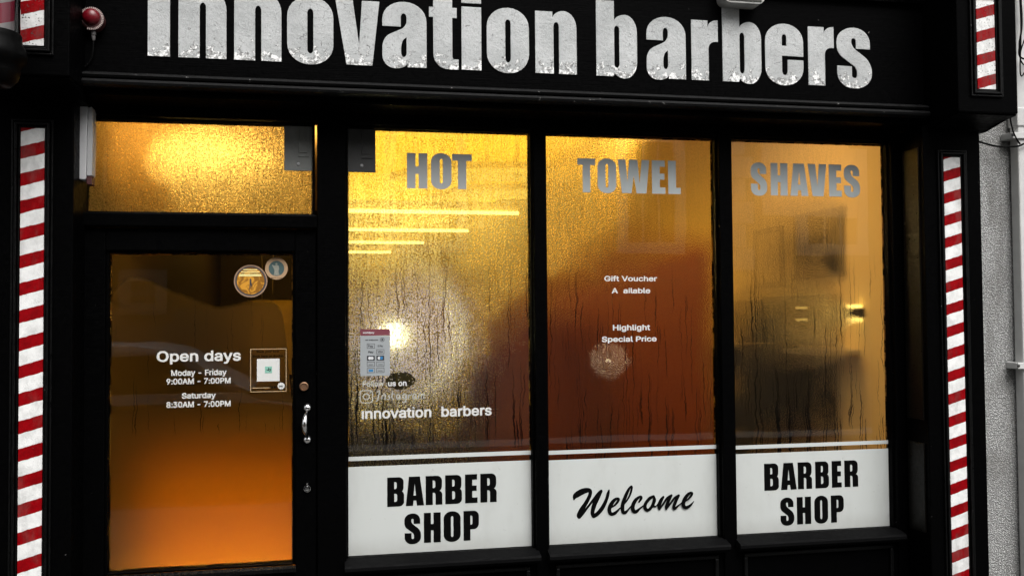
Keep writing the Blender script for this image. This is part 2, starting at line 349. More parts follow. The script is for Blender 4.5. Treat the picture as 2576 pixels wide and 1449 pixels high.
SANS = {'A':[480,[[-14,-21,100,-21,149,121,330,121,380,-21,493,-21,383,278,292,529,187,530],[185,220,238,382,252,341,294,220]]],
'B':[456,[[39,-21,262,-21,301,-17,328,-11,362,3,388,20,406,38,418,55,434,93,439,126,438,160,429,197,411,229,389,253,366,267,398,297,416,338,418,397,404,442,388,470,362,495,337,510,296,525,255,530,39,530],[147,78,146,210,265,209,287,204,306,194,311,188,329,166,334,149,330,113,314,94,294,84,272,79],[147,306,146,431,255,430,288,422,297,414,311,396,315,367,309,342,288,320,271,311,243,306]]],
'C':[510,[[258,-28,293,-27,330,-21,376,-4,416,21,455,62,475,95,489,134,499,181,392,181,384,150,372,125,354,104,320,83,291,75,257,74,213,84,187,99,167,118,145,151,134,180,128,203,124,247,128,306,134,329,154,374,179,403,212,424,252,434,291,433,320,426,338,417,372,384,385,354,392,327,499,327,486,385,466,430,443,462,424,481,384,509,330,530,277,537,230,534,199,528,163,515,111,482,68,433,50,402,35,364,21,298,21,210,35,144,61,87,89,48,111,26,138,7,169,-9,202,-20]]],
'D':[502,[[39,-21,229,-21,297,-13,362,12,390,31,435,79,465,138,475,175,482,225,482,285,475,335,464,374,435,431,412,459,364,497,296,523,235,530,39,530],[147,78,146,431,227,431,272,425,310,410,335,389,350,371,361,351,369,329,377,286,378,241,374,205,366,172,350,138,322,108,300,95,268,83,228,78]]],
'E':[419,[[39,-21,396,-21,396,78,146,78,146,208,376,208,376,307,156,307,146,307,146,431,393,431,393,530,39,530]]],
'F':[410,[[39,-21,146,-21,146,200,367,200,367,299,146,299,146,431,268,431,390,431,390,530,39,530]]],
'G':[520,[[260,-28,328,-22,366,-10,412,16,453,55,475,91,493,139,499,191,499,277,262,277,262,178,393,193,391,168,385,147,369,119,349,98,306,78,278,74,247,75,213,84,194,94,167,118,149,144,138,168,129,197,126,221,126,288,134,329,154,375,194,415,231,431,261,435,291,433,333,418,348,407,370,383,393,328,501,330,478,409,444,460,402,497,365,517,330,529,289,536,259,537,201,529,168,518,110,482,67,433,49,401,35,364,26,330,20,285,20,223,25,184,35,144,49,107,67,75,84,54,111,27,137,7,169,-9,201,-20]]],
'H':[517,[[39,-21,146,-21,146,211,371,211,371,-21,478,-21,478,518,478,530,371,530,371,310,146,310,146,530,39,530]]],
'I':[300,[[10,-21,290,-21,290,78,204,78,204,431,290,431,289,530,10,530,10,431,97,431,97,78,10,78]]],
'M':[628,[[39,-21,143,-21,143,302,271,-20,356,-21,482,303,483,-21,589,-21,589,270,589,530,461,529,315,143,167,529,39,530]]],
'O':[533,[[258,-28,304,-26,365,-9,396,7,418,23,448,52,483,105,495,135,507,178,514,244,512,298,498,364,483,403,448,456,418,485,365,518,321,531,274,536,229,534,169,518,116,485,85,455,65,429,38,373,26,330,19,264,21,210,35,144,52,103,85,53,116,23,138,7,169,-9,225,-25],[258,74,231,78,194,94,167,118,155,134,143,154,130,196,124,261,135,332,145,358,167,391,194,415,220,427,244,433,274,434,306,430,334,418,350,407,379,375,397,338,404,312,408,287,409,240,399,176,385,144,370,121,354,105,321,84,288,75]]],
'P':[445,[[39,-21,146,-21,146,165,268,166,310,175,338,186,364,202,396,235,419,279,428,320,430,354,418,419,396,460,379,479,364,493,343,506,289,525,243,530,39,530],[147,263,146,431,253,430,277,425,301,410,313,395,321,374,323,332,313,300,295,279,278,270,253,264]]],
'S':[447,[[209,-30,284,-25,312,-17,355,3,370,14,404,51,424,95,429,127,428,161,418,198,401,226,380,248,347,271,318,284,179,326,156,339,142,353,137,365,136,380,146,407,167,425,208,437,259,434,291,420,310,398,320,357,424,357,420,403,407,441,394,462,365,493,330,515,298,527,275,533,221,537,174,532,130,518,88,493,67,472,47,443,34,406,31,384,33,342,41,317,54,294,76,270,95,255,145,229,275,191,309,173,320,161,324,149,324,128,318,112,299,91,264,75,231,70,195,72,158,85,140,100,127,125,123,158,14,158,20,109,27,85,45,50,69,22,96,1,136,-17,171,-26]]],
'T':[449,[[172,-21,278,-21,278,431,438,431,438,530,277,530,11,530,11,431,172,431]]],
'V':[480,[[189,-21,294,-20,490,520,493,530,379,529,253,164,242,127,240,128,100,529,-14,530]]],
'Y':[472,[[182,-21,289,-21,289,203,485,524,369,530,256,344,236,310,103,530,-13,525,182,203]]],
'0':[453,[[219,-28,259,-26,311,-9,337,7,376,49,393,79,414,137,422,180,426,234,425,300,414,371,393,429,376,459,348,491,313,517,283,529,233,536,201,535,164,527,141,517,117,501,93,479,62,433,46,394,32,337,27,275,28,208,39,137,60,79,77,49,116,7,140,-8,170,-20],[220,71,199,75,180,86,167,99,149,131,133,201,130,269,139,344,158,396,167,410,187,428,210,437,233,438,255,434,273,423,286,410,304,377,320,315,323,239,316,170,304,131,295,113,286,99,259,77,243,72]]],
'1':[453,[[55,-21,412,-21,412,76,297,76,297,530,190,528,68,440,65,428,71,329,198,420,193,76,55,76]]],
'3':[453,[[205,-28,273,-23,301,-14,340,5,377,39,392,61,407,93,414,139,412,172,401,212,389,235,359,269,333,287,294,304,256,310,393,452,393,530,49,530,49,431,103,432,261,436,136,308,136,227,224,226,257,219,283,204,299,185,308,150,305,121,294,100,277,85,254,75,235,71,191,73,163,83,143,99,133,117,127,153,20,153,26,105,34,78,53,44,76,20,125,-11,157,-21]]],
'5':[453,[[209,-28,264,-24,298,-14,341,11,363,31,387,64,406,111,412,157,411,188,397,243,382,272,348,312,319,332,283,348,238,355,187,350,152,337,168,428,169,431,387,431,387,530,117,530,77,530,76,526,44,234,136,224,147,236,163,245,188,253,224,256,253,250,279,233,297,208,306,179,305,139,296,113,276,89,257,77,237,72,203,72,183,78,166,89,148,112,140,151,36,151,40,112,55,64,65,47,93,16,110,3,148,-16,177,-24]]],
'7':[453,[[150,-21,179,-20,412,443,412,530,77,530,41,530,41,431,292,429,66,-18]]],
'8':[453,[[212,-28,256,-27,301,-18,329,-7,362,14,385,35,406,66,416,92,422,129,418,173,403,211,382,241,349,268,377,295,397,338,403,385,398,420,390,442,369,475,335,506,314,518,275,532,240,536,220,537,177,532,133,516,100,493,86,479,65,448,51,405,49,374,52,350,67,309,86,282,103,267,81,252,54,220,38,186,31,144,32,110,44,70,67,36,86,17,124,-7,145,-16,177,-24],[220,70,181,77,158,90,141,112,136,145,147,178,168,198,199,212,232,214,249,213,273,205,292,192,310,168,316,134,306,102,286,84,263,74],[213,311,190,317,167,334,155,359,154,387,164,412,181,428,203,437,238,438,267,431,287,414,297,392,298,364,289,341,273,323,254,314]]],
'9':[453,[[203,-21,214,-19,341,168,381,236,401,286,409,323,408,376,397,423,375,463,342,499,322,512,277,531,232,537,180,532,143,518,111,500,79,468,66,448,47,399,42,358,44,323,48,300,65,258,86,228,107,208,146,186,168,179,227,174,102,-14],[221,264,188,273,166,291,150,320,146,358,154,393,176,422,202,436,231,439,262,432,290,408,305,373,306,335,296,304,277,281,250,267]]],
'-':[453,[[93,167,358,167,358,265,93,265]]],
':':[188,[[92,-26,122,-21,140,-9,155,10,162,35,161,56,147,84,122,103,98,108,80,107,57,97,33,68,28,44,33,14,44,-2,67,-20],[88,250,110,251,140,266,151,278,162,310,161,331,147,359,126,376,101,382,80,382,52,368,33,343,28,319,33,290,44,273,57,261]]],
'a':[389,[[150,-30,200,-26,235,-14,254,-1,256,-21,358,-21,358,263,354,296,347,317,325,355,311,369,289,383,246,400,212,405,173,405,118,393,81,375,48,346,27,312,12,278,110,249,128,282,142,295,167,307,190,310,222,307,237,300,251,282,254,270,254,253,251,251,136,235,94,224,64,210,34,185,25,173,13,145,9,117,13,71,20,51,38,21,61,0,87,-15,119,-26],[166,66,136,72,119,84,113,95,113,114,117,123,127,133,143,140,166,146,217,152,261,161,253,122,245,103,231,86,217,76,194,68]]],
'b':[424,[[220,-29,257,-28,306,-13,342,11,362,31,377,52,398,97,407,133,411,204,406,251,398,280,376,326,361,346,325,378,302,391,277,400,257,404,207,405,175,398,135,373,135,437,135,530,32,530,32,-21,133,-21,134,6,149,-8,173,-20,191,-26],[214,68,194,71,176,80,153,105,137,150,134,212,144,254,157,279,184,302,204,308,227,309,251,304,268,295,291,267,304,226,307,180,301,138,293,116,278,92,256,75,236,69]]],
'c':[396,[[193,-29,227,-29,258,-24,289,-13,319,4,350,32,366,55,379,82,390,117,290,142,274,99,249,76,211,67,185,69,167,76,141,100,122,142,117,196,127,250,141,276,160,296,185,307,219,309,243,303,271,281,280,266,289,237,311,243,389,262,378,296,357,335,335,360,306,381,281,393,254,401,226,405,177,404,130,391,105,378,84,362,50,325,36,299,19,249,13,195,19,126,36,77,63,35,102,1,130,-15,151,-22]]],
'd':[424,[[182,-29,218,-28,243,-23,275,-8,291,6,292,-21,393,-21,393,530,290,530,290,459,290,373,258,394,218,405,167,404,123,391,99,378,80,363,48,326,27,280,19,251,13,205,14,155,25,103,48,51,83,11,120,-14,167,-28],[199,68,165,77,137,105,122,141,117,198,123,241,134,267,146,285,168,302,188,308,209,309,242,301,268,279,286,238,291,180,282,128,267,98,238,74,221,69]]],
'e':[404,[[197,-29,255,-26,291,-15,324,2,362,37,380,69,393,106,293,130,275,92,256,76,224,67,188,69,159,81,141,96,128,116,119,148,392,148,392,207,388,248,375,295,347,343,321,368,301,381,274,394,241,403,175,404,128,391,82,361,49,323,28,280,15,221,15,153,28,95,50,51,84,14,105,-2,153,-22],[267,231,121,239,134,272,155,294,169,303,198,309,222,308,242,302,262,287,273,273,282,252,286,231]]],
'f':[254,[[60,-21,163,-21,163,306,249,306,249,400,163,400,163,431,172,448,190,453,212,452,243,442,263,530,262,538,203,551,160,549,127,539,99,521,78,499,69,482,61,453,60,400,-15,400,-15,306,60,306]]],
'g':[425,[[196,-172,262,-167,318,-147,338,-134,360,-112,380,-81,388,-57,393,-22,393,400,292,400,292,372,262,393,218,405,168,404,123,391,84,366,64,346,37,305,21,260,13,199,19,130,37,78,49,58,72,31,101,9,124,-3,168,-15,233,-13,269,0,290,15,289,-26,284,-41,268,-60,244,-72,190,-76,164,-70,147,-61,132,-47,108,-13,22,-61,52,-110,86,-140,132,-162,162,-169],[199,80,180,83,156,93,136,115,122,146,117,202,122,239,141,279,168,302,189,308,209,309,229,306,253,295,275,269,290,223,291,170,281,128,268,107,257,96,232,83]]],
'h':[410,[[32,-21,135,-21,136,250,145,274,162,294,181,304,204,308,227,307,249,298,265,281,274,255,275,-21,378,-21,378,231,377,270,368,312,349,349,323,376,302,389,270,401,215,405,174,397,157,390,135,375,135,530,32,530]]],
'i':[167,[[32,-21,135,-21,135,400,32,400],[77,422,98,423,120,432,143,458,147,477,146,497,138,517,120,535,90,545,70,544,48,535,31,519,20,489,21,469,35,443,55,428]]],
'j':[167,[[-31,-164,26,-163,44,-160,76,-148,112,-115,128,-82,135,-39,135,400,32,400,32,-34,27,-55,20,-62,6,-66,-31,-66],[77,422,105,425,126,437,142,458,147,477,146,496,136,519,119,535,97,544,89,544,69,544,48,535,31,519,20,489,21,469,35,443,56,427]]],
'k':[381,[[32,-21,135,-21,135,139,148,150,284,-21,400,-13,227,214,356,358,385,390,276,400,135,257,135,530,32,530]]],
'l':[189,[[127,-23,168,-22,206,-12,186,79,160,73,139,73,136,77,135,530,117,530,32,530,32,73,39,37,56,8,74,-8,93,-17]]],
'm':[610,[[32,-21,135,-21,135,253,140,272,149,287,167,302,189,309,214,308,232,302,245,289,252,272,253,-21,356,-21,357,261,368,288,382,300,402,308,432,309,450,303,467,289,471,279,475,257,475,32,475,-21,578,-21,577,281,570,312,559,340,549,356,524,381,475,403,446,407,407,405,383,399,357,387,331,368,319,355,309,369,286,390,266,400,245,405,212,407,189,404,156,392,134,376,133,400,32,400]]],
'n':[410,[[32,-21,135,-21,135,243,138,257,150,282,162,294,181,304,217,308,239,303,261,286,271,266,275,244,275,-21,378,-21,378,102,378,253,374,291,368,312,349,349,323,376,288,395,251,404,215,405,183,400,157,390,135,374,133,400,32,400]]],
'o':[415,[[193,-29,237,-28,264,-22,290,-13,329,12,352,35,377,73,390,103,401,154,402,202,396,249,387,281,365,325,328,365,311,378,263,399,221,404,177,404,130,391,105,378,62,340,46,318,28,279,19,249,13,195,15,153,24,109,38,73,63,35,88,11,130,-15,155,-23],[200,67,167,76,137,106,122,142,117,196,127,250,149,286,160,296,178,305,215,309,237,305,258,294,282,265,298,207,298,168,288,126,271,95,251,78,237,71]]],
'p':[424,[[32,-164,135,-164,135,4,160,-14,191,-26,257,-28,302,-15,326,-1,362,31,377,52,398,97,406,127,411,174,410,224,404,259,390,300,376,326,359,348,341,366,306,389,281,399,257,404,207,405,178,399,149,384,135,372,133,400,32,400],[214,68,194,71,176,80,153,105,137,150,134,212,144,254,157,279,184,302,204,308,227,309,251,304,268,295,291,267,304,226,307,180,301,138,293,116,278,92,256,75,236,69]]],
'r':[259,[[32,-21,135,-21,136,255,149,281,176,300,215,305,264,298,264,404,236,405,203,406,177,402,145,388,127,373,133,400,32,400]]],
's':[365,[[171,-29,209,-28,246,-21,267,-14,304,7,321,24,339,50,348,71,352,97,350,131,345,151,335,170,305,201,265,221,168,245,146,253,134,262,130,270,133,290,147,303,172,311,204,311,223,305,241,287,255,253,351,274,328,336,293,375,261,393,243,399,211,405,184,405,150,403,121,396,88,381,66,364,46,342,30,309,26,284,28,249,33,229,43,209,73,179,120,156,231,127,245,114,247,100,244,91,224,74,200,67,174,66,154,69,135,78,120,95,108,131,10,110,27,51,46,23,62,7,89,-10,121,-22]]],
't':[227,[[161,-25,197,-24,233,-15,238,-11,218,77,160,71,152,74,148,85,147,306,225,306,225,400,147,400,146,492,44,492,44,400,-15,400,-15,306,44,306,44,86,46,66,54,39,73,11,95,-8,120,-19]]],
'u':[410,[[171,-26,208,-25,226,-21,250,-12,276,6,277,-21,378,-21,378,400,275,400,275,146,267,110,261,99,249,88,228,75,205,71,183,73,156,85,139,110,135,135,135,400,32,400,32,126,40,74,55,40,87,3,124,-17]]],
'v':[389,[[148,-21,242,-20,402,399,289,399,207,169,195,135,193,137,100,399,-13,400]]],
'w':[567,[[122,-21,215,-21,283,221,353,-21,445,-21,573,400,464,400,408,200,397,160,333,400,236,400,170,161,103,400,-6,400]]],
'y':[389,[[71,-166,99,-166,133,-161,173,-141,202,-110,225,-65,402,400,289,399,194,136,100,399,-13,400,140,-1,127,-41,119,-56,108,-66,86,-69,49,-62,45,-64,22,-152]]],
'ı':[167,[[32,-21,135,-21,135,400,32,400]]],
'q':[424,[[290,-164,393,-164,393,400,292,400,292,371,258,394,218,405,167,404,147,400,126,391,99,378,63,346,48,326,27,280,18,246,13,205,14,155,25,103,48,51,63,31,83,11,122,-15,167,-28,227,-27,261,-16,290,4],[199,68,165,77,137,105,122,141,117,198,123,241,134,267,146,285,168,302,188,308,209,309,242,301,268,279,286,238,291,180,282,128,267,98,238,74,221,69]]]}
def sans_conts(s):
    """outlines of a line of plain bold lettering; returns contours, width, cap height (1 = em)"""
    x = 0; cs = []
    for ch in s:
        if ch == ' ': x += .21; continue
        a, gl = SANS[ch]
        for c in gl: cs.append([(x + c[i] / 1000, c[i + 1] / 1000) for i in range(0, len(c), 2)])
        x += a / 1000
    return cs
CAPH = .551
def sans_words(s, x0, x1, zb, cap, y0, y1, zslope=0.0):
    """one mesh builder per word of the line"""
    tot = sans_conts(s); lo = min(p[0] for c in tot for p in c); hi = max(p[0] for c in tot for p in c)
    kx = (x1 - x0) / (hi - lo); kz = cap / CAPH; x = 0; out = [MB()]; used = False
    for ch in s:
        if ch == ' ':
            x += .21
            if used: out.append(MB()); used = False
            continue
        a, gl = SANS[ch]
        cc = [[(x + c[i] / 1000, c[i + 1] / 1000) for i in range(0, len(c), 2)] for c in gl]
        if cc: out[-1].glyph(cc, lambda p: x0 + (p[0] - lo) * kx, lambda p: zb + p[1] * kz + (p[0] - lo) * kx * zslope, y0, y1); used = True
        x += a / 1000
    return out
class Line:
    def __init__(s, ms): s.ms = ms
    def build(s, name, mat, parent): return [m.build('word', mat, parent) for m in s.ms][0]
def sans(mb, *a, **k): return Line(sans_words(*a, **k))
def heavy(mb, table, ch, x0, x1, zb, h, y0, y1):
    w_, polys = table[ch]
    k = (x1 - x0) / w_
    mb.glyph([rounded(p) for p in polys], lambda p: x0 + p[0] * k, lambda p: zb + p[1] * h, y0, y1)
    return mb
def stroke(mb, pts, X, Z, k, y0, sub=6):
    """brush stroke of varying width as a thin raised ribbon; successive pieces lie a hair in front of each other"""
    P = []
    n = len(pts)
    for i in range(n - 1):
        p0, p1, p2, p3 = (Vector(pts[max(0, min(n - 1, j))]) for j in (i - 1, i, i + 1, i + 2))
        for s_ in range(sub):
            t = s_ / sub
            P.append(.5 * ((2 * p1) + (p2 - p0) * t + (2 * p0 - 5 * p1 + 4 * p2 - p3) * t * t + (3 * p1 - p0 - 3 * p2 + p3) * t ** 3))
    P.append(Vector(pts[-1]))
    L = []
    for i, p in enumerate(P):
        d = P[min(i + 1, len(P) - 1)] - P[max(i - 1, 0)]; d = Vector((d.x, d.y)).normalized(); nn = Vector((-d.y, d.x)) * p.z
        L.append(((p.x + nn.x, p.y + nn.y), (p.x - nn.x, p.y - nn.y)))
    yy = y0
    def V(q): return (X(q[0]), yy, Z(q[1]))
    for i in range(len(L) - 1):
        yy -= .000004
        mb.face([V(L[i][0]), V(L[i][1]), V(L[i + 1][1]), V(L[i + 1][0])])
    for e, p in ((0, P[0]), (-1, P[-1])):
        yy -= .000004
        mb.face([V((p.x + p.z * math.cos(a * math.pi / 6), p.y + p.z * math.sin(a * math.pi / 6))) for a in range(12)])
    return mb

# ------------------------------------------------------------------ materials
PAINT = m_paint(); PAINT_M = m_paint('moulding_black_paint', (.0022, .0022, .0023), True, .14, .36, thr=.70); PAINT_G = m_paint('gloss_black_paint', chips=False, spec=.3, rough=.25)
SIGN = m_letters(); PEB = m_pebble(); GLASS = m_clear_glass()
SIGN_EDGE = simple('sign_edge_black', (.01, .01, .01), .6, .2)
gv_ = G('white_window_vinyl'); vx, vy, vz = gv_.xyz()
vs = gv_.step(gv_.noise(1, 5, .65, gv_.scale(gv_.p, 5, 5, 2.2)), .45, .72)
vsp = gv_.step(gv_.noise(55, 4, .7), .66, .70); vdirt = gv_.m2('MULTIPLY', gv_.m2('SUBTRACT', 1, gv_.step(vz, .612, .70)), gv_.noise(9, 4, .7))
vc = gv_.mixc(gv_.m2('MULTIPLY', vs, .35), (.52, .54, .525), (.39, .40, .38))
vc = gv_.mixc(gv_.m2('MULTIPLY', vdirt, .5), vc, (.24, .225, .20)); vc = gv_.mixc(gv_.m2('MULTIPLY', vsp, .35), vc, (.2, .19, .17))
VINYL = gv_.out(gv_.pbr(vc, .42, .35, 0, gv_.bump(gv_.noise(6, 3), .004, .12)))
VINYL_GREY = simple('grey_window_vinyl', (.42, .45, .45), .45, .35, 0, .05, 30)
VINYL_SHADED = simple('shaded_grey_window_vinyl', (.40, .415, .41), .45, .35, 0, .05, 30)  # same vinyl as the other words with shade put into a darker grey
BLACKV = simple('black_vinyl', (.0025, .0025, .0025), .5, .04)
LETW = simple('white_cut_vinyl', (.60, .60, .58), .5, .3, 0, .05)
LETDIM = simple('wet_white_vinyl', (.42, .42, .37), .5, .3, 0, .2, 60)
CHROME = simple('worn_chrome', (.75, .75, .76), .12, .5, 1.0, .1)
BRASS = simple('dull_brass', (.30, .17, .10), .4, .5, .8, .2)
PLASTIC = simple('dirty_white_pvc', (.52, .52, .51), .5, .4, 0, .22, 12)
GREYPL = simple('dull_grey_metal', (.16, .165, .155), .55, .4, 0, .2, 14)
LIGHTPL = simple('pale_grey_metal', (.33, .33, .335), .55, .4, 0, .2, 14)
CABLE = simple('black_cable', (.004, .004, .004), .6, .05)
REDPL = simple('red_lens_plastic', (.12, .0008, .006), .35, .5, 0, .1)
DKRED = simple('maroon_plastic', (.05, .012, .012), .5, .4)

# ------------------------------------------------------------------ the street
box(-14, 14, -3.2 - 1.3, -.24, -.35, 0).build('pavement', simple('pavement_concrete', (.11, .11, .105), .85, .3, 0, .3, 9, .004), kind='structure')
box(-30, 30, -8.4, -4.5, -.35, -.12).build('road', simple('asphalt', (.05, .05, .052), .8, .3, 0, .3, 60, .004), kind='structure')
box(-80, 80, -80, 80, -1.2, -.5).build('ground', simple('earth', (.12, .11, .10), .9, .2), kind='structure')

# ------------------------------------------------------------------ shopfront
SF = empty('shopfront', 'black painted timber barber shopfront with lettered fascia, door and three lit windows', 'shopfront', (.85, -.2, 0))
XL, XR = -.905, 2.535          # inner edges of the pilasters
WX = [(.107, .851), (.919, 1.664), (1.739, 2.481)]
WZ0, WZ1 = .613, 2.312
PY = -.215                      # pilaster face
BV = .004
# fascia board with its mouldings
box(-.862, 2.556, -.2, .06, 2.385, 3.25).build('fascia_board', PAINT, SF)
prof = [(-.2, 2.393), (-.2, 2.452), (-.214, 2.449), (-.238, 2.441), (-.246, 2.432), (-.240, 2.424), (-.232, 2.422), (-.232, 2.418), (-.246, 2.416), (-.254, 2.406), (-.250, 2.397), (-.236, 2.392)]
mo = MB().prism(prof, 'x', -.858, 2.55).build('fascia_moulding', m_paint('worn_black_moulding', (.004, .004, .0042), True, .14, .45, thr=.665), SF)
prof2 = [(-.2, 2.88), (-.2, 2.905), (-.225, 2.903), (-.236, 2.895), (-.228, 2.884)]
MB().prism(prof2, 'x', -.858, 2.55).build('fascia_moulding', PAINT_G, SF)
m = MB(); m.box(-.862, 2.556, -.205, -.03, 2.368, 2.384); m.build('soffit_board', PAINT, SF, bevel=.003)
# cornice above (out of frame, shades the top of the fascia)
MB().prism([(-.2, 3.16), (-.30, 3.2), (-.34, 3.24), (-.34, 3.30), (.06, 3.30), (.06, 3.255), (-.2, 3.255)], 'x', -1.4, 3.1).build('cornice', PAINT, SF)
# frame posts, head and rails of the glazed front
FR0, FR1 = -.055, .03
def post(x0, x1, z0=.0, z1=2.367, n='mullion', y0=FR0): return box(x0, x1, y0, FR1, z0, z1).build(n, PAINT, SF, bevel=BV)
post(-.905, -.878, n='door_jamb'); post(-.012, .099, n='door_jamb')
post(.859, .911); post(1.672, 1.731); post(2.489, 2.535, n='door_jamb').name = 'end_post'
box(.099, 2.489, FR0 + .004, FR1, 2.320, 2.367).build('window_head', PAINT, SF, bevel=.003)
box(-.878, -.012, FR0 + .004, FR1, 2.326, 2.367).build('transom_head', PAINT, SF, bevel=.003)
box(-.878, -.012, FR0 - .012, FR1, 1.905, 1.957).build('transom_rail', PAINT, SF, bevel=.005)
# stall riser under the windows
box(.099, 2.489, -.045, .03, 0, .575).build('stall_riser', PAINT, SF)
for i, (a, b) in enumerate(WX):
    r = MB()
    for (x0, x1, z0, z1) in ((a + .02, b - .02, .530, .546), (a + .02, b - .02, .09, .106), (a + .02, a + .036, .106, .530), (b - .036, b - .02, .106, .530)):
        r.box(x0, x1, -.060, -.044, z0, z1)
    r.build('riser_panel', PAINT_M, SF, bevel=.004)
    MB().prism([(-.03, .612), (-.034, .613), (-.098, .597), (-.104, .590), (-.104, .578), (-.092, .566), (-.086, .563), (-.03, .563)], 'x', a - .016, b + .016).build('window_sill', m_paint('sill_black_paint_%d' % i, (.003, .003, .0032), True, .04, .6), SF)
# pilasters with recessed stripe panels
def ring(mb, x0, x1, z0, z1, y, steps):
    """rectangular moulding: nested frames; steps = (inset from, inset to, proud)"""
    for a, b, pr in steps:
        mb.box(x0 + a, x0 + b, y - pr, y, z0 + a, z1 - a); mb.box(x1 - b, x1 - a, y - pr, y, z0 + a, z1 - a)
        mb.box(x0 + b, x1 - b, y - pr, y, z1 - b, z1 - a); mb.box(x0 + b, x1 - b, y - pr, y, z0 + a, z0 + b)
    return mb
STEPS = ((0, .007, .010), (.011, .019, .016), (.022, .027, .007))
for (px0, px1, sx0, sx1, st) in ((-1.16, -.866, -1.040, -.962, 2.236), (2.536, 2.812, 2.630, 2.710, 2.226)):
    box(px0, px1, PY, .05, 0, 2.36).build('pilaster', PAINT, SF, bevel=.004)
    ring(MB(), sx0 - .030, sx1 + .030, .22, st + .030, PY, STEPS).build('panel_moulding', PAINT_M, SF, bevel=.002)
# small panel on the return of the right pilaster
m = MB()
m.box(2.528, 2.5355, -.19, -.075, 1.10, 2.27); m.box(2.528, 2.5355, -.19, -.075, .62, 1.0)
m.build('return_panel', m_paint('glossy_black_return', (.002, .0015, .001), False, .14, .36), SF, bevel=.003)
# consoles over the pilasters
CY = -.42
for (cx0, cx1, sx0, sx1, zb) in ((-1.14, -.833, -.987, -.913, 2.477), (2.560, 2.838, 2.648, 2.732, 2.474)):
    box(cx0, cx1, CY, .05, 2.378, 3.159).build('console', PAINT, SF, bevel=.004)
    ring(MB(), sx0 - .032, sx1 + .032, zb - .032, 3.10, CY, STEPS).build('panel_moulding', PAINT_M, SF, bevel=.002)
    sc_ = [(.05, 2.378), (-.41, 2.378), (-.408, 2.371), (-.38, 2.368), (-.34, 2.366), (-.30, 2.361), (-.265, 2.353), (-.24, 2.345), (-.225, 2.338), (.05, 2.338)]
    MB().prism(sc_, 'x', cx0 + .004, cx1 - .002).build('scroll_bracket', PAINT, SF)
# masonry over the pilaster to hold the console depth out to the neighbour
# ------------------------------------------------------------------ striped boards
def board(x0, x1, z0, z1, y, zr, per, worn, label):
    mt = m_stripes('red_white_stripes_%d' % int((x0 + 3) * 100 + z0 * 7), x0, zr, per, .286, worn)
    return box(x0, x1, y - .005, y + .001, z0, z1).build('striped_board', mt, None, label, 'barber stripe board', 'red and white striped boards on the shopfront')
board(-1.040, -.962, .24, 2.236, PY, 1.298, .097, False, 'long red and white striped board on the pilaster left of the door')
board(2.630, 2.710, .24, 2.226, PY, 2.165, .0955, False, 'long red and white striped board on the pilaster right of the windows')
board(-.987, -.913, 2.477, 3.07, CY, 2.623, .0955, True, 'short striped board behind the barber pole, high on the left bracket')
board(2.648, 2.732, 2.474, 2.850, CY, 2.806, .096, True, 'short chipped striped board high on the right bracket above the roughcast wall')
box(2.640, 2.740, CY - .012, CY, 2.850, 2.872).build('panel_moulding', PAINT, SF)

# ------------------------------------------------------------------ glazing
def bead(mb, x0, x1, z0, z1, w_=.009, y0=-.03, y1=.012):
    mb.box(x0 - w_, x0, y0, y1, z0 - w_, z1 + w_); mb.box(x1, x1 + w_, y0, y1, z0 - w_, z1 + w_)
    mb.box(x0, x1, y0, y1, z1, z1 + w_); mb.box(x0, x1, y0, y1, z0 - w_, z0); return mb
def pane_mesh(x0, x1, z0, z1):
    """outer face and edges of a 6 mm pane; its inner face carries the condensation"""
    m = MB(); Y0, Y1 = 0, .006
    m.face([(x0, Y0, z0), (x1, Y0, z0), (x1, Y0, z1), (x0, Y0, z1)])
    return m
def film_mesh(x0, x1, z0, z1):
    m = MB(); m.face([(x0, .006, z0), (x0, .006, z1), (x1, .006, z1), (x1, .006, z0)]); return m
def one_sided(o, toward):
    for p in o.data.polygons:
        if p.normal.y * toward < 0: p.flip()
    return o
def putty_mesh(x0, x1, z0, z1):
    mb = MB()
    for (a, b, c_, d_) in ((x0, x0 + .005, z0, z1), (x1 - .005, x1, z0, z1), (x0 + .005, x1 - .005, z1 - .004, z1), (x0 + .005, x1 - .005, z0, z0 + .004)):
        mb.box(a, b, .0068, .011, c_, d_)
    return mb
def glazing(name, x0, x1, z0, z1, fog, parent):
    f = bead(MB(), x0, x1, z0, z1).build(name, PAINT, parent, bevel=.0025)
    one_sided(pane_mesh(x0 - .003, x1 + .003, z0 - .003, z1 + .003).build('pane', GLASS, f), -1)
    one_sided(film_mesh(x0 - .003, x1 + .003, z0 - .003, z1 + .003).build('condensation', fog, f), 1)
    putty_mesh(x0, x1, z0, z1).build('putty', PUTTY, f)
    return f
gp = G('old_putty'); pc_ = gp.mixc(gp.step(gp.noise(16, 5, .7), .42, .56), (.55, .40, .22), (.02, .016, .012))
PUTTY = gp.out(gp.mixs(.6, gp.n('BsdfDiffuse', {'Color': pc_}).outputs[0], gp.n('BsdfTranslucent', {'Color': pc_}).outputs[0]))

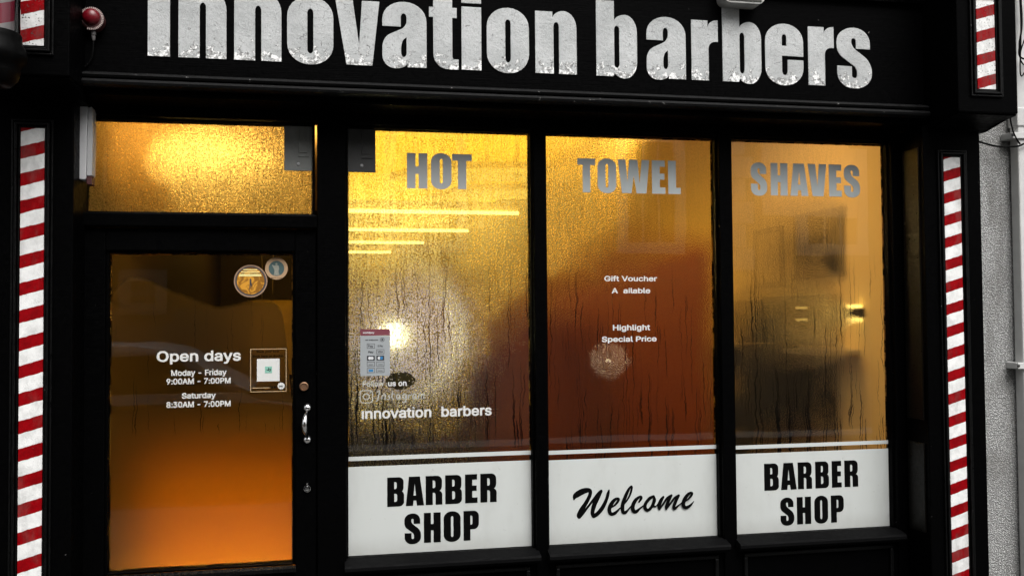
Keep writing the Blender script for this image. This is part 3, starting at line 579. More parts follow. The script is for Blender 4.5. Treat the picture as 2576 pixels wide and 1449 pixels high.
def wiped(g, x, z):
    dx = g.m2('DIVIDE', g.m2('SUBTRACT', x, .316), .062); dz = g.m2('DIVIDE', g.m2('SUBTRACT', z, 1.300), .036)
    n = g.m2('MULTIPLY', g.m2('SUBTRACT', g.noise(40, 4, .65), .5), 1.3)
    r = g.m2('ADD', g.m2('ADD', g.m2('MULTIPLY', dx, dx), g.m2('MULTIPLY', dz, dz)), n)
    dots = g.step(g.noise(120, 3), .60, .64)
    return g.m2('MULTIPLY', g.m2('SUBTRACT', 1, g.step(r, .85, 1.0)), g.m2('SUBTRACT', 1, g.m2('MULTIPLY', dots, .8)))
def door_clear(g, x, z):
    rp = g.n('ValToRGB', {0: g.remap(x, -.79, -.10, 0, 1)})
    cr = rp.color_ramp; cr.interpolation = 'B_SPLINE'
    pts = [(0, .62), (.05, .689), (.11, .718), (.2, .712), (.32, .66), (.45, .632), (.56, .590), (.66, .605), (.78, .624), (.88, .626), (.93, .585), (.955, .47), (.975, .3), (1, .1)]
    while len(cr.elements) < len(pts): cr.elements.new(.5)
    for e, (p, v) in zip(cr.elements, pts): e.position = p; vv = v ** 1.0; e.color = (vv, vv, vv, 1)
    zb = g.m2('ADD', rp.outputs[0], 1.0)
    d = g.m2('SUBTRACT', z, g.m2('ADD', zb, g.m2('MULTIPLY', g.m2('SUBTRACT', g.noise(30, 3), .5), .012)))
    up = g.step(d, -.012, .014)
    drip = g.step(g.noise(1, 2, .5, g.scale(g.p, 55, 55, 2)), .66, .72)
    return g.m2('MULTIPLY', up, g.m2('SUBTRACT', .97, g.m2('MULTIPLY', drip, .5)))
def drops_right(g, x, z):      # coarse drops only in the middle strip of the right window
    d = g.m2('ABSOLUTE', g.m2('SUBTRACT', g.m2('ADD', x, g.m2('MULTIPLY', g.m2('SUBTRACT', g.noise(3, 3), .5), .35)), 2.02))
    return g.m2('ADD', .12, g.m2('MULTIPLY', g.m2('SUBTRACT', 1.0, g.step(d, .14, .30)), .88))
def rings(g, x, z):            # faint wiped arcs on the middle window
    def ring_(cx, cz, rx, rz, w0):
        dx = g.m2('DIVIDE', g.m2('SUBTRACT', x, cx), rx); dz = g.m2('DIVIDE', g.m2('SUBTRACT', z, cz), rz)
        r = g.m2('SQRT', g.m2('ADD', g.m2('MULTIPLY', dx, dx), g.m2('MULTIPLY', dz, dz)))
        return g.m2('SUBTRACT', 1, g.step(g.m2('ABSOLUTE', g.m2('SUBTRACT', r, 1)), 0, w0))
    a_ = g.m2('MULTIPLY', ring_(1.145, 1.320, .180, .205, .03), g.step(g.noise(4, 2), .42, .6))
    b_ = g.m2('MULTIPLY', ring_(1.50, 1.270, .230, .085, .02), g.step(g.noise(5, 2), .4, .6))
    return g.m2('MULTIPLY', g.m2('MAXIMUM', a_, b_), .45)
def drops_first(g, x, z):      # thinner film towards the bottom and over the lower right of the first window
    low = g.remap(g.step(z, .95, 2.0), 0, 1, .42, 1.0)
    w_ = g.m2('MULTIPLY', g.m2('SUBTRACT', g.noise(4, 3), .5), .35)
    r = g.m2('MULTIPLY', g.step(g.m2('ADD', x, w_), .50, .72), g.m2('SUBTRACT', 1, g.step(g.m2('ADD', z, w_), 1.45, 1.80)))
    dx = g.m2('SUBTRACT', x, .36); dz = g.m2('SUBTRACT', z, 1.46)
    q = g.m2('SQRT', g.m2('ADD', g.m2('MULTIPLY', dx, dx), g.m2('MULTIPLY', dz, dz)))
    near = g.m2('SUBTRACT', 1, g.step(g.m2('ADD', q, w_), .10, .52))
    v = g.m2('MULTIPLY', low, g.m2('SUBTRACT', 1, g.m2('MULTIPLY', r, .75)))
    return g.m2('ADD', v, g.m2('MULTIPLY', near, 1.2))
def glow_first(g, x, z):      # scattering added around the white lamp to paint a broader glow
    dx = g.m2('SUBTRACT', x, .37); dz = g.m2('SUBTRACT', z, 1.45)
    q = g.m2('SQRT', g.m2('ADD', g.m2('MULTIPLY', dx, dx), g.m2('MULTIPLY', dz, dz)))
    q = g.m2('ADD', q, g.m2('MULTIPLY', g.m2('SUBTRACT', g.noise(7, 4), .5), .25))
    return g.m2('MULTIPLY', g.m2('SUBTRACT', 1, g.step(q, .03, .34)), .30)
def drops_transom(g, x, z):
    return g.m2('ADD', .10, g.m2('MULTIPLY', g.step(g.m2('ADD', x, g.m2('MULTIPLY', g.m2('SUBTRACT', g.noise(5, 3), .5), .25)), -1.05, -.20), .9))
def drops_middle(g, x, z):     # coarse drops at the upper left of the middle window
    w_ = g.m2('MULTIPLY', g.m2('SUBTRACT', g.noise(4, 3), .5), .4)
    r = g.m2('MULTIPLY', g.m2('SUBTRACT', 1, g.step(g.m2('ADD', x, w_), 1.02, 1.62)), g.step(g.m2('ADD', z, w_), 1.50, 1.95))
    gl_ = g.m2('MULTIPLY', g.m2('SUBTRACT', 1, g.step(g.m2('ABSOLUTE', g.m2('SUBTRACT', x, 1.27)), .05, .22)), g.m2('SUBTRACT', 1, g.step(g.m2('ABSOLUTE', g.m2('SUBTRACT', z, 1.32)), .08, .26)))
    return g.m2('ADD', g.m2('ADD', .28, g.m2('MULTIPLY', gl_, .22)), g.m2('MULTIPLY', r, .9))
#                 name                          fine wide wmix grain gs  trans sharp runs
FOG_T = m_fog('transom_condensation', .18, .50, .35, .75, 165, .50, .0, .3, (1.9, 2.35), drop=drops_transom, speck=.9, tint=(1, .92, .66))
FOG_1 = m_fog('first_window_condensation', .11, .42, .26, .95, 165, .035, .22, 1.0, (1.0, 1.9), clear=wiped, drop=drops_first, speck=.9, tint=(1, .90, .34), sharp_z=1.62, thick=glow_first)
FOG_2 = m_fog('second_window_condensation', .20, .45, .15, .75, 190, .012, .06, .9, (.9, 1.85), clear=rings, drop=drops_middle, speck=.6, tint=(1, .84, .36))
FOG_3 = m_fog('third_window_condensation', .11, .5, .08, .34, 180, .02, .12, 1.0, (.9, 1.85), drop=drops_right, speck=.6, tint=(1, .90, .66))
FOG_D = m_fog('door_condensation', .28, .5, .25, .18, 190, .11, .06, .3, (1.1, 1.7), clear=door_clear, tint=(1, .85, .40))
glazing('transom_window', -.867, -.029, 1.964, 2.315, FOG_T, SF)
for (a, b), F in zip(WX, (FOG_1, FOG_2, FOG_3)): glazing('display_window', a, b, WZ0, WZ1, F, SF)

# door: stiles and rails, pane, ironmongery
DX0, DX1, DZ0, DZ1 = -.784, -.106, .607, 1.806
m = MB()
m.box(-.874, DX0 - .009, -.042, .02, .02, 1.900); m.box(DX1 + .009, -.016, -.042, .02, .02, 1.900)
m.box(DX0 - .009, DX1 + .009, -.042, .02, DZ1 + .009, 1.900); m.box(DX0 - .009, DX1 + .009, -.042, .02, .02, DZ0 - .02)
DOOR = m.build('door', PAINT, SF, bevel=.004)
def dpart(mb, n, mt, **k): return mb.build(n, mt, DOOR, **k)
dpart(bead(MB(), DX0, DX1, DZ0, DZ1), 'glazing_bead', PAINT, bevel=.0025)
dpart(MB().prism([(-.042, .598), (-.052, .602), (-.064, .594), (-.064, .58), (-.052, .574), (-.042, .574)], 'x', DX0 - .012, DX1 + .012), 'weather_bar', PAINT_G)
one_sided(dpart(pane_mesh(DX0 - .003, DX1 + .003, DZ0 - .003, DZ1 + .003), 'pane', GLASS), -1)
one_sided(dpart(film_mesh(DX0 - .003, DX1 + .003, DZ0 - .003, DZ1 + .003), 'condensation', FOG_D), 1)
dpart(putty_mesh(DX0, DX1, DZ0, DZ1), 'putty', PUTTY)
box(-.030, -.004, .021, .034, 0, 1.905).build('door_stop', PAINT, SF); box(-.886, -.866, .021, .034, 0, 1.905).build('door_stop', PAINT, SF)
# bow pull handle
hx = -.0505
h = MB()
pts = []; rad = []
for k in range(15):
    t = k / 14; z = 1.196 - t * (1.196 - 1.090); s_ = math.sin(math.pi * t)
    pts.append((hx - .010 * s_, -.052 - .034 * s_, z)); rad.append(.0055 + .0055 * s_)
h.tube(pts, rad, 12)
for z in (1.205, 1.081):
    h.lathe([(.001, -.014), (.008, -.013), (.0135, -.008), (.017, -.003), (.018, 0)], (hx, -.042, z), 'y', 24)
dpart(h, 'pull_handle', CHROME)
lk = MB(); lk.lathe([(.001, -.006), (.012, -.006), (.0135, -.010), (.0165, -.009), (.018, 0)], (-.063, -.042, 1.289), 'y', 28)
lk.box(-.0655, -.0605, -.0495, -.047, 1.278, 1.286)
dpart(lk, 'cylinder_lock', BRASS)
kn = MB(); kn.lathe([(.001, -.014), (.008, -.013), (.011, -.008), (.009, -.003), (.0135, -.002), (.014, 0)], (-.051, -.042, .893), 'y', 24)
kn.lathe([(.001, -.006), (.0035, -.005), (.004, 0)], (-.051, -.042, .9125), 'y', 14)
dpart(kn, 'escutcheon', CHROME)

# ------------------------------------------------------------------ fascia lettering
SIGNT = empty('sign_lettering', 'large weathered pale grey innovation barbers lettering along the black fascia', 'sign', (.85, -.2, 2.517))
L = [('I', -.618, -.541), ('n', -.511, -.341), ('n', -.313, -.142), ('o', -.121, .050), ('v', .058, .224), ('a', .235, .405), ('t', .415, .530), ('i', .542, .620), ('o', .642, .811), ('n', .837, 1.006),
     ('b', 1.088, 1.259), ('a', 1.300, 1.468), ('r', 1.493, 1.609), ('b', 1.629, 1.801), ('e', 1.819, 1.991), ('r', 2.014, 2.132), ('s', 2.145, 2.308)]
for ch, a, b in L:
    heavy(MB(), HEAVY, ch, a, b, 2.517, .248, -.2045, -.199).build('letter', SIGN, SIGNT)

# ------------------------------------------------------------------ window vinyl
YV = -.0012
def word(table, items, zb, h, name, mt, label, grp, cat='window lettering'):
    e = empty(name, label, cat, ((items[0][1] + items[-1][2]) / 2, 0, zb), grp)
    for ch, a, b in items: heavy(MB(), table, ch, a, b, zb, h, YV, -.0003).build('letter', mt, e)
    return e
GW = 'words across the tops of the windows'
word(CAPS, [('H', .345, .428), ('O', .443, .527), ('T', .530, .611)], 2.077, .144, 'window_word', VINYL_SHADED, 'grey word HOT, darkened as if in shade, at the top of the first window', GW)
word(CAPS, [('T', 1.060, 1.138), ('O', 1.148, 1.230), ('W', 1.237, 1.378), ('E', 1.389, 1.449), ('L', 1.462, 1.518)], 2.074, .143, 'window_word', VINYL_GREY, 'grey word TOWEL at the top of the middle window', GW)
word(CAPS, [('S', 1.842, 1.919), ('H', 1.936, 2.016), ('A', 2.029, 2.115), ('V', 2.113, 2.203), ('E', 2.215, 2.277), ('S', 2.288, 2.367)], 2.076, .143, 'window_word', VINYL_GREY, 'pale grey word SHAVES at the top of the right window', GW)
def panel(i, zt, zs0, zs1, label):
    a, b = WX[i]
    e = empty('vinyl_panel', label, 'window sign', ((a + b) / 2, 0, WZ0), 'white vinyl panels along the foot of the windows')
    box(a + .001, b - .001, YV + .0002, -.0003, WZ0 + .001, zt).build('backing', VINYL, e)
    box(a + .002, b - .0005, YV + .0002, -.0003, zs0, zs1).build('stripe', VINYL, e)
    return e
p1 = panel(0, .9635, .9868, 1.0035, 'white vinyl panel reading BARBER SHOP in black at the foot of the first window')
p2 = panel(1, .960, .983, .9995, 'white vinyl panel with black brush script Welcome at the foot of the middle window')
p3 = panel(2, .956, .9762, .9925, 'white vinyl panel reading BARBER SHOP in black at the foot of the right window')
YT = YV - .0006
for e, R1, R2, z1, h1, z2, h2 in ((p1, [('B', .261, .328), ('A', .335, .408), ('R', .415, .482), ('B', .494, .562), ('E', .575, .626), ('R', .638, .705)], [('S', .329, .395), ('H', .407, .475), ('O', .487, .556), ('P', .568, .631)], .800, .116, .650, .119),
                              (p3, [('B', 1.883, 1.951), ('A', 1.961, 2.035), ('R', 2.041, 2.108), ('B', 2.124, 2.189), ('E', 2.203, 2.250), ('R', 2.264, 2.330)], [('S', 1.956, 2.021), ('H', 2.034, 2.101), ('O', 2.117, 2.182), ('P', 2.196, 2.258)], .794, .116, .642, .118)):
    for ch, a, b in R1: heavy(MB(), CAPS, ch, a, b, z1, h1, YT, YV + .0001).build('letter', BLACKV, e)
    for ch, a, b in R2: heavy(MB(), CAPS, ch, a, b, z2, h2, YT, YV + .0001).build('letter', BLACKV, e)
# brush script
WS = [
 [(268, 415, 12), (295, 355, 44), (380, 300, 52), (470, 272, 44), (530, 280, 34), (535, 345, 30), (480, 460, 33), (400, 580, 38), (350, 670, 36), (352, 705, 34)],
 [(352, 705, 34), (420, 640, 26), (500, 545, 19), (600, 420, 22), (680, 325, 24), (722, 288, 20)],
 [(718, 300, 25), (660, 400, 38), (600, 530, 38), (572, 650, 32), (592, 705, 34)],
 [(592, 705, 34), (660, 665, 34), (740, 570, 34), (805, 440, 28), (835, 340, 26), (850, 285, 13)],
 [(872, 582, 12), (945, 540, 17), (1000, 475, 22), (1008, 435, 20), (950, 445, 26), (885, 520, 34), (852, 610, 32), (880, 685, 30), (950, 670, 26), (1030, 595, 12)],
 [(1035, 595, 11), (1130, 495, 13), (1200, 380, 17), (1232, 270, 18), (1225, 232, 13), (1180, 285, 22), (1120, 410, 30), (1075, 545, 33), (1078, 650, 30), (1115, 672, 28), (1165, 630, 16), (1215, 570, 10)],
 [(1352, 505, 16), (1390, 445, 22), (1378, 412, 16), (1300, 465, 30), (1248, 560, 33), (1250, 640, 32), (1295, 668, 30), (1360, 620, 18), (1435, 565, 10)],
 [(1600, 420, 20), (1530, 455, 28), (1460, 545, 28), (1455, 620, 30), (1505, 650, 26), (1570, 590, 26), (1610, 495, 30), (1605, 430, 18)],
 [(1575, 575, 26), (1625, 595, 14), (1665, 565, 12), (1720, 480, 18), (1765, 438, 18)],
 [(1768, 440, 16), (1725, 500, 28), (1690, 590, 28), (1697, 645, 18)],
 [(1697, 640, 16), (1760, 560, 18), (1830, 460, 18), (1905, 415, 17)],
 [(1902, 420, 20), (1855, 500, 28), (1815, 600, 26), (1812, 645, 18)],
 [(1812, 642, 16), (1880, 560, 18), (1960, 460, 18), (2030, 422, 18)],
 [(2026, 428, 22), (1975, 520, 28), (1940, 610, 26), (1955, 645, 24), (2010, 605, 16), (2075, 555, 11)],
 [(2135, 530, 12), (2200, 485, 16), (2250, 425, 20), (2252, 388, 18), (2190, 410, 26), (2125, 500, 32), (2105, 590, 32), (2145, 637, 28), (2215, 610, 22), (2262, 565, 13), (2286, 535, 5)]]
sw = MB()
for k, s_ in enumerate(WS):
    stroke(sw, s_, lambda q: 1.025 + (q - 245) / 2045 * .533, lambda q: .843 - (q - 220) / 520 * .1285, .00026, YT - k * .0003 + .0002)
sw.build('lettering', BLACKV, p2)
def lines(name, label, rows, mt, cat='window lettering', y=YV, grp=None):
    x0 = min(r[1] for r in rows); x1 = max(r[2] for r in rows)
    e = empty(name, label, cat, ((x0 + x1) / 2, 0, min(r[3] for r in rows)), grp)
    for s_, a, b, z, h in rows: sans(MB(), s_, a, b, z, h, y, -.0003).build('text_line', mt, e)
    return e
lines('opening_hours', 'white opening days and hours lettering in the middle of the door glass', [('Open days', -.615, -.304, 1.393, .041), ('Moday - Friday', -.562, -.357, 1.3375, .0225), ('9:00AM - 7:00PM', -.579, -.342, 1.305, .0225), ('Saturday', -.523, -.397, 1.250, .0215), ('8:30AM - 7:00PM', -.579, -.342, 1.216, .0225)], LETW)
lines('window_notice', 'white Gift Voucher lettering with a missing letter, below TOWEL', [('Gift Voucher', 1.173, 1.406, 1.701, .0225), ('A  ailable', 1.204, 1.375, 1.650, .0225)], LETW)
lines('window_notice', 'white Highlight Special Price lettering low on the middle window', [('Highlight', 1.208, 1.373, 1.494, .0235), ('Special Price', 1.159, 1.401, 1.446, .0225)], LETW)
# social media lettering
e = empty('social_media_lettering', 'wet white lettering and camera icon with the shop name, lower left of the first window', 'window lettering', (.42, 0, 1.13))
sans(MB(), 'us on', .266, .340, 1.2805, .0215, YV, -.0003).build('text_line', LETW, e)
sans(MB(), 'Follow', .165, .250, 1.281, .0215, YV, -.0003).build('text_line', LETDIM, e)
sans(MB(), 'ınnovation  barbers', .161, .687, 1.153, .0415, YV, -.0003, zslope=0.001 / .526).build('text_line', LETW, e)
ic = MB()
def arc_ring(mb, ro, ri, cx, cz, y0, y1, sq=False, seg=40):
    if sq:
        o_ = rounded([(cx - ro, cz - ro, ro * .5, ro * .5), (cx + ro, cz - ro, ro * .5, ro * .5), (cx + ro, cz + ro, ro * .5, ro * .5), (cx - ro, cz + ro, ro * .5, ro * .5)])
        i_ = rounded([(cx - ri, cz - ri, ri * .45, ri * .45), (cx + ri, cz - ri, ri * .45, ri * .45), (cx + ri, cz + ri, ri * .45, ri * .45), (cx - ri, cz + ri, ri * .45, ri * .45)])
    else:
        o_ = [(cx + ro * math.cos(2 * math.pi * k / seg), cz + ro * math.sin(2 * math.pi * k / seg)) for k in range(seg)]
        i_ = [(cx + ri * math.cos(2 * math.pi * k / seg), cz + ri * math.sin(2 * math.pi * k / seg)) for k in range(seg)]
    mb.glyph([o_, i_] if ri > 0 else [o_], lambda p: p[0], lambda p: p[1], y0, y1); return mb
arc_ring(ic, .0262, .0225, .1795, 1.240, YV, -.0003, True); arc_ring(ic, .0135, .0095, .1795, 1.240, YV, -.0003); arc_ring(ic, .0028, 0, .1955, 1.256, YV, -.0003, seg=14)
ic.build('camera_icon', LETDIM, e)
IG = [[(8, 8, 3), (14, 2, 3), (20, 4, 4), (15, 26, 4), (12, 44, 4), (6, 50, 3)], [(28, 42, 3), (31, 24, 4), (36, 20, 3), (44, 20, 4), (42, 42, 3), (48, 40, 2)],
      [(62, 22, 3), (55, 24, 3), (60, 32, 4), (60, 42, 4), (52, 42, 3)], [(74, 4, 3), (71, 30, 4), (74, 42, 3), (80, 40, 2)], [(66, 18, 2), (84, 17, 2)],
      [(104, 22, 3), (94, 20, 4), (90, 36, 4), (97, 43, 3), (104, 24, 3), (104, 42, 4), (110, 40, 2)], [(130, 22, 3), (120, 20, 4), (116, 36, 4), (124, 42, 3), (131, 22, 3), (129, 52, 4), (120, 60, 3), (114, 54, 2)],
      [(140, 42, 3), (142, 22, 3), (148, 26, 3), (153, 20, 3)], [(172, 22, 3), (162, 20, 4), (158, 36, 4), (165, 43, 3), (172, 24, 3), (172, 42, 4), (177, 40, 2)],
      [(182, 42, 3), (185, 22, 4), (192, 19, 3), (194, 42, 3)], [(195, 28, 3), (202, 19, 4), (205, 24, 3), (204, 42, 3), (211, 38, 2)]]
ig = MB()
for k, s_ in enumerate(IG): stroke(ig, [(a, b, r * .62) for a, b, r in s_], lambda q: .213 + q * .00096, lambda q: 1.262 - q * .00082, 1, YV - k * .00012, 4)
ig.build('script_word', LETDIM, e)

# stickers
st = empty('payment_sticker', 'grey card payment sticker with a maroon header, left in the first window', 'sticker', (.215, 0, 1.322))
def flat(x0, x1, z0, z1, n, mt, par, y=YV, d=.0006): return box(x0, x1, y, y + d, z0, z1).build(n, mt, par)
flat(.156, .274, 1.322, 1.4825, 'backing', simple('grey_sticker', (.30, .32, .33), .4, .4, 0, .06), st)
flat(.156, .274, 1.4828, 1.5085, 'header', simple('maroon_header', (.17, .045, .06), .4, .4, 0, .1), st)
WHT = simple('sticker_white', (.6, .61, .62), .4); INK = simple('sticker_ink', (.03, .03, .035), .5); BLUE = simple('sticker_blue', (.02, .16, .36), .5)
yb = YV - .0006
sans(MB(), 'worldpay', .166, .212, 1.4915, .0075, yb, YV - .0001).build('text_line', WHT, st)
sans(MB(), 'we welcome', .176, .226, 1.463, .006, yb, YV - .0001).build('text_line', INK, st)
ic = MB(); arc_ring(ic, .0085, .007, .2435, 1.4665, yb, YV - .0001); arc_ring(ic, .004, 0, .2435, 1.4665, yb, YV - .0001, seg=16); ic.build('contactless_mark', INK, st)
for r_, zc in enumerate((1.4415, 1.418, 1.393, 1.369, 1.344)):
    for c_, xc in enumerate((.198, .2355)):
        if r_ == 2:
            flat(xc - .0155, xc + .0155, zc - .0095, zc + .0095, 'card_mark', INK, st, yb)
            mk = MB(); arc_ring(mk, .0062, 0, xc - .0045, zc, yb - .0005, yb - .0001, seg=20); mk.build('disc', WHT, st)
            mk = MB(); arc_ring(mk, .0062, 0, xc + .0045, zc, yb - .0009, yb - .0006, seg=20); mk.build('disc', WHT if c_ == 0 else BLUE, st)
        else:
            if not (r_ == 0 and c_ == 1) and not (r_ == 1 and c_ == 0):
                mk = MB(); X0, X1, Z0, Z1, t_ = xc - .0155, xc + .0155, zc - .0095, zc + .0095, .0014
                mk.glyph([[(X0, Z0), (X1, Z0), (X1, Z1), (X0, Z1)], [(X0 + t_, Z0 + t_), (X1 - t_, Z0 + t_), (X1 - t_, Z1 - t_), (X0 + t_, Z1 - t_)]], lambda p: p[0], lambda p: p[1], yb, YV - .0001)
                mk.build('card_mark', INK, st)
            t_ = {(0, 0): 'Pay', (0, 1): 'G Pay', (1, 0): 'Pay', (1, 1): 'VISA'}.get((r_, c_))
            if t_: sans(MB(), t_, xc - .0105, xc + .0105, zc - .004, .008, yb, YV - .0001).build('text_line', INK, st)
            elif r_ == 4 and c_ == 0: flat(xc - .009, xc + .009, zc - .005, zc + .004, 'card_mark', BLUE, st, yb)
            else: flat(xc - .009, xc + .009, zc - .003, zc - .001, 'card_mark', INK, st, yb); 
# booking card on the door: clear card with thin pale outline
TANV = simple('pale_tan_vinyl', (.50, .36, .20), .5, .3)
bk = empty('booking_card', 'clear booking card with thin tan outline and white square by the door lock', 'card', (-.2, 0, 1.268))
mk = MB(); X0, X1, Z0, Z1, t_ = -.268, -.131, 1.268, 1.436, .0022
mk.glyph([[(X0, Z0), (X1, Z0), (X1, Z1), (X0, Z1)], [(X0 + t_, Z0 + t_), (X1 - t_, Z0 + t_), (X1 - t_, Z1 - t_), (X0 + t_, Z1 - t_)]], lambda p: p[0], lambda p: p[1], YV, -.0003); mk.build('outline', TANV, bk)
flat(-.243, -.157, 1.309, 1.397, 'white_square', LETW, bk, YV, .0008)
flat(-.213, -.186, 1.341, 1.367, 'green_patch', simple('mint_green', (.20, .42, .34), .5), bk, YV - .0006, .0005)
mk = MB(); stroke(mk, [(-.2065, 1.3545, .0011), (-.202, 1.352, .0012), (-.199, 1.356, .0012), (-.2, 1.362, .0012)], lambda q: q, lambda q: q, 1, YV - .0008); stroke(mk, [(-.2, 1.355, .0012), (-.195, 1.3495, .0012), (-.1905, 1.353, .0012), (-.194, 1.357, .001), (-.199, 1.354, .001)], lambda q: q, lambda q: q, 1, YV - .0009); mk.build('mark', BLACKV, bk)
sans(MB(), 'Book your best', -.244, -.158, 1.4215, .0085, YV, -.0003).build('text_line', BLACKV, bk)
sans(MB(), 'Book here on Booksy', -.259, -.139, 1.4035, .0085, YV, -.0003).build('text_line', BLACKV, bk)
flat(-.260, -.195, 1.2825, 1.285, 'rule', TANV, bk, YV, .0008)
mk = MB(); arc_ring(mk, .004, 0, -.186, 1.2845, YV, -.0003, seg=16); arc_ring(mk, .004, 0, -.175, 1.2855, YV, -.0003, seg=16); mk.build('dots', BLACKV, bk)
mk = MB(); arc_ring(mk, .0132, 0, -.151, 1.290, YV, -.0003, seg=28); mk.build('badge', LETW, bk)
sans(MB(), 'pay', -.159, -.144, 1.2865, .007, YV - .0006, YV - .0001).build('text_line', BLACKV, bk)
# round stickers
rs = empty('round_sticker', 'small round tan sticker with a pale robed figure, top corner of the door', 'sticker', (-.169, 0, 1.706), 'round stickers on the door glass')
mk = MB(); arc_ring(mk, .0435, .0300, -.169, 1.7505, YV, -.0003); mk.build('rim', simple('tan_rim', (.42, .27, .155), .5, .3, 0, .15), rs)
mk = MB(); arc_ring(mk, .0299, 0, -.169, 1.7505, YV, -.0003); mk.build('picture_ground', simple('teal_ground', (.06, .10, .10), .5, .3, 0, .3, 40), rs)
mk = MB(); mk.glyph([rounded([(-.180, 1.7235, .003, .003), (-.1565, 1.7235, .003, .003), (-.1635, 1.744, .01, .01), (-.1585, 1.749, .003, .003), (-.1600, 1.7615, .004, .004), (-.1670, 1.7635), (-.1715, 1.7635), (-.1790, 1.7605, .003, .003), (-.1835, 1.7660, .003, .003), (-.1870, 1.7640, .003, .003), (-.1800, 1.7520, .006, .006), (-.1745, 1.744, .01, .01)])], lambda p: p[0], lambda p: p[1], YV - .0006, YV - .0001)
arc_ring(mk, .0040, 0, -.1692, 1.7680, YV - .0006, YV - .0001, seg=16); mk.build('robed_figure', simple('pale_robe', (.24, .24, .20), .6, .3, 0, .3, 120), rs)
sans(MB(), 'divine mercy', -.190, -.148, 1.7125, .004, YV - .0006, YV - .0001).build('text_line', simple('brown_ink', (.12, .07, .03), .6), rs)
dl = empty('round_sticker', 'larger round sticker, the lit amber interior and pale tubes painted on it, with dark hands, on the door', 'sticker', (-.267, 0, 1.637), 'round stickers on the door glass')
mk = MB(); arc_ring(mk, .0635, .0585, -.267, 1.701, YV, -.0003); mk.build('rim', simple('worn_tan_rim', (.30, .19, .12), .5, .3, 0, .2), dl)
mk = MB(); arc_ring(mk, .0583, .0525, -.267, 1.701, YV, -.0003); mk.build('inner_rim', simple('dark_rim', (.05, .045, .05), .4), dl)
ga = G('amber_painted_view'); ax, ay, az = ga.xyz()
AMB = ga.out(ga.pbr(ga.mixc(ga.step(ga.noise(28, 3, .5, None, .8), .45, .55), (.25, .105, .012), (.58, .27, .03)), .4, .3))  # lit interior behind the clear disc, painted as amber colour
mk = MB(); arc_ring(mk, .0524, 0, -.267, 1.701, YV, -.0003); mk.build('painted_view', AMB, dl)
YB = simple('painted_tube_glow', (.86, .78, .34), .5)  # glowing tubes seen through the disc, painted as pale bars
mk = MB()
for zz, hw in ((1.7455, .0265), (1.7365, .035), (1.7265, .041), (1.7215, .0425)): mk.box(-.2685 - hw, -.2685 + hw, YV - .0007, YV - .0001, zz - .0019, zz + .0019)
mk.build('bars', YB, dl)
mk = MB(); stroke(mk, [(-.268, 1.708, .003), (-.2685, 1.688, .0022), (-.271, 1.668, .0012)], lambda q: q, lambda q: q, 1, YV - .001); stroke(mk, [(-.268, 1.706, .0028), (-.265, 1.690, .002), (-.262, 1.679, .0012)], lambda q: q, lambda q: q, 1, YV - .0014); mk.build('hands', INK, dl)

# grey plates over the heads of the panes
PG = 'grey metal plates at the heads of the windows'
def plate(x0, x1, z0, z1, mt, label):
    e = empty('metal_plate', label, 'metal plate', ((x0 + x1) / 2, 0, z0), PG)
    box(x0, x1, -.009, -.0006, z0, z1).build('sheet', mt, e, bevel=.0015)
    xm = x0 + (x1 - x0) * .5
    m = MB(); m.box(xm, xm + .0035, -.0125, -.009, z0 + .075, z1 - .012); m.box(xm, x1 - .012, -.0125, -.009, z0 + .055, z0 + .061); m.box(xm, x1 - .02, -.0118, -.009, z0 + .072, z0 + .0755)
    m.build('pressed_rib', mt, e, bevel=.001)
    m = MB(); m.lathe([(.001, -.004), (.004, -.004), (.0068, -.001), (.007, 0)], (xm, -.009, z0 + .026), 'y', 18); m.build('screw', LIGHTPL, e)
    return e
plate(-.139, -.0300, 2.137, 2.3145, GREYPL, 'grey metal plate with one screw over the right end of the pane above the door')
DKPL = simple('dark_streaked_metal', (.035, .035, .034), .5, .4, 0, .5, 9)
plate(.108, .2185, 2.137, 2.3115, DKPL, 'dark streaked metal plate over the top left corner of the first window')
# white plastic cover at the head of the door
bx = empty('cover_box', 'chipped off-white plastic cover box fixed left of the pane above the door', 'cover', (-.855, -.09, 2.068))
WCOV = simple('offwhite_plastic_cover', (.40, .40, .41), .45, .4, 0, .12, 16)
MB().prism([(-.884, 2.352), (-.884, 2.072), (-.848, 2.068), (-.844, 2.074), (-.840, 2.338), (-.846, 2.350), (-.856, 2.354)], 'y', -.128, -.060).build('body', WCOV, bx, bevel=.003)
MB().prism([(-.8385, 2.335), (-.8425, 2.15), (-.8425, 2.085), (-.8255, 2.085), (-.8225, 2.22), (-.8245, 2.325), (-.828, 2.34)], 'y', -.122, -.064).build('side_flange', LIGHTPL, bx, bevel=.002)
box(-.872, -.8695, -.1305, -.128, 2.078, 2.345).build('joint', DKPL, bx)
box(-.8445, -.826, -.118, -.066, 2.052, 2.084).build('foot', DKRED, bx, bevel=.002)

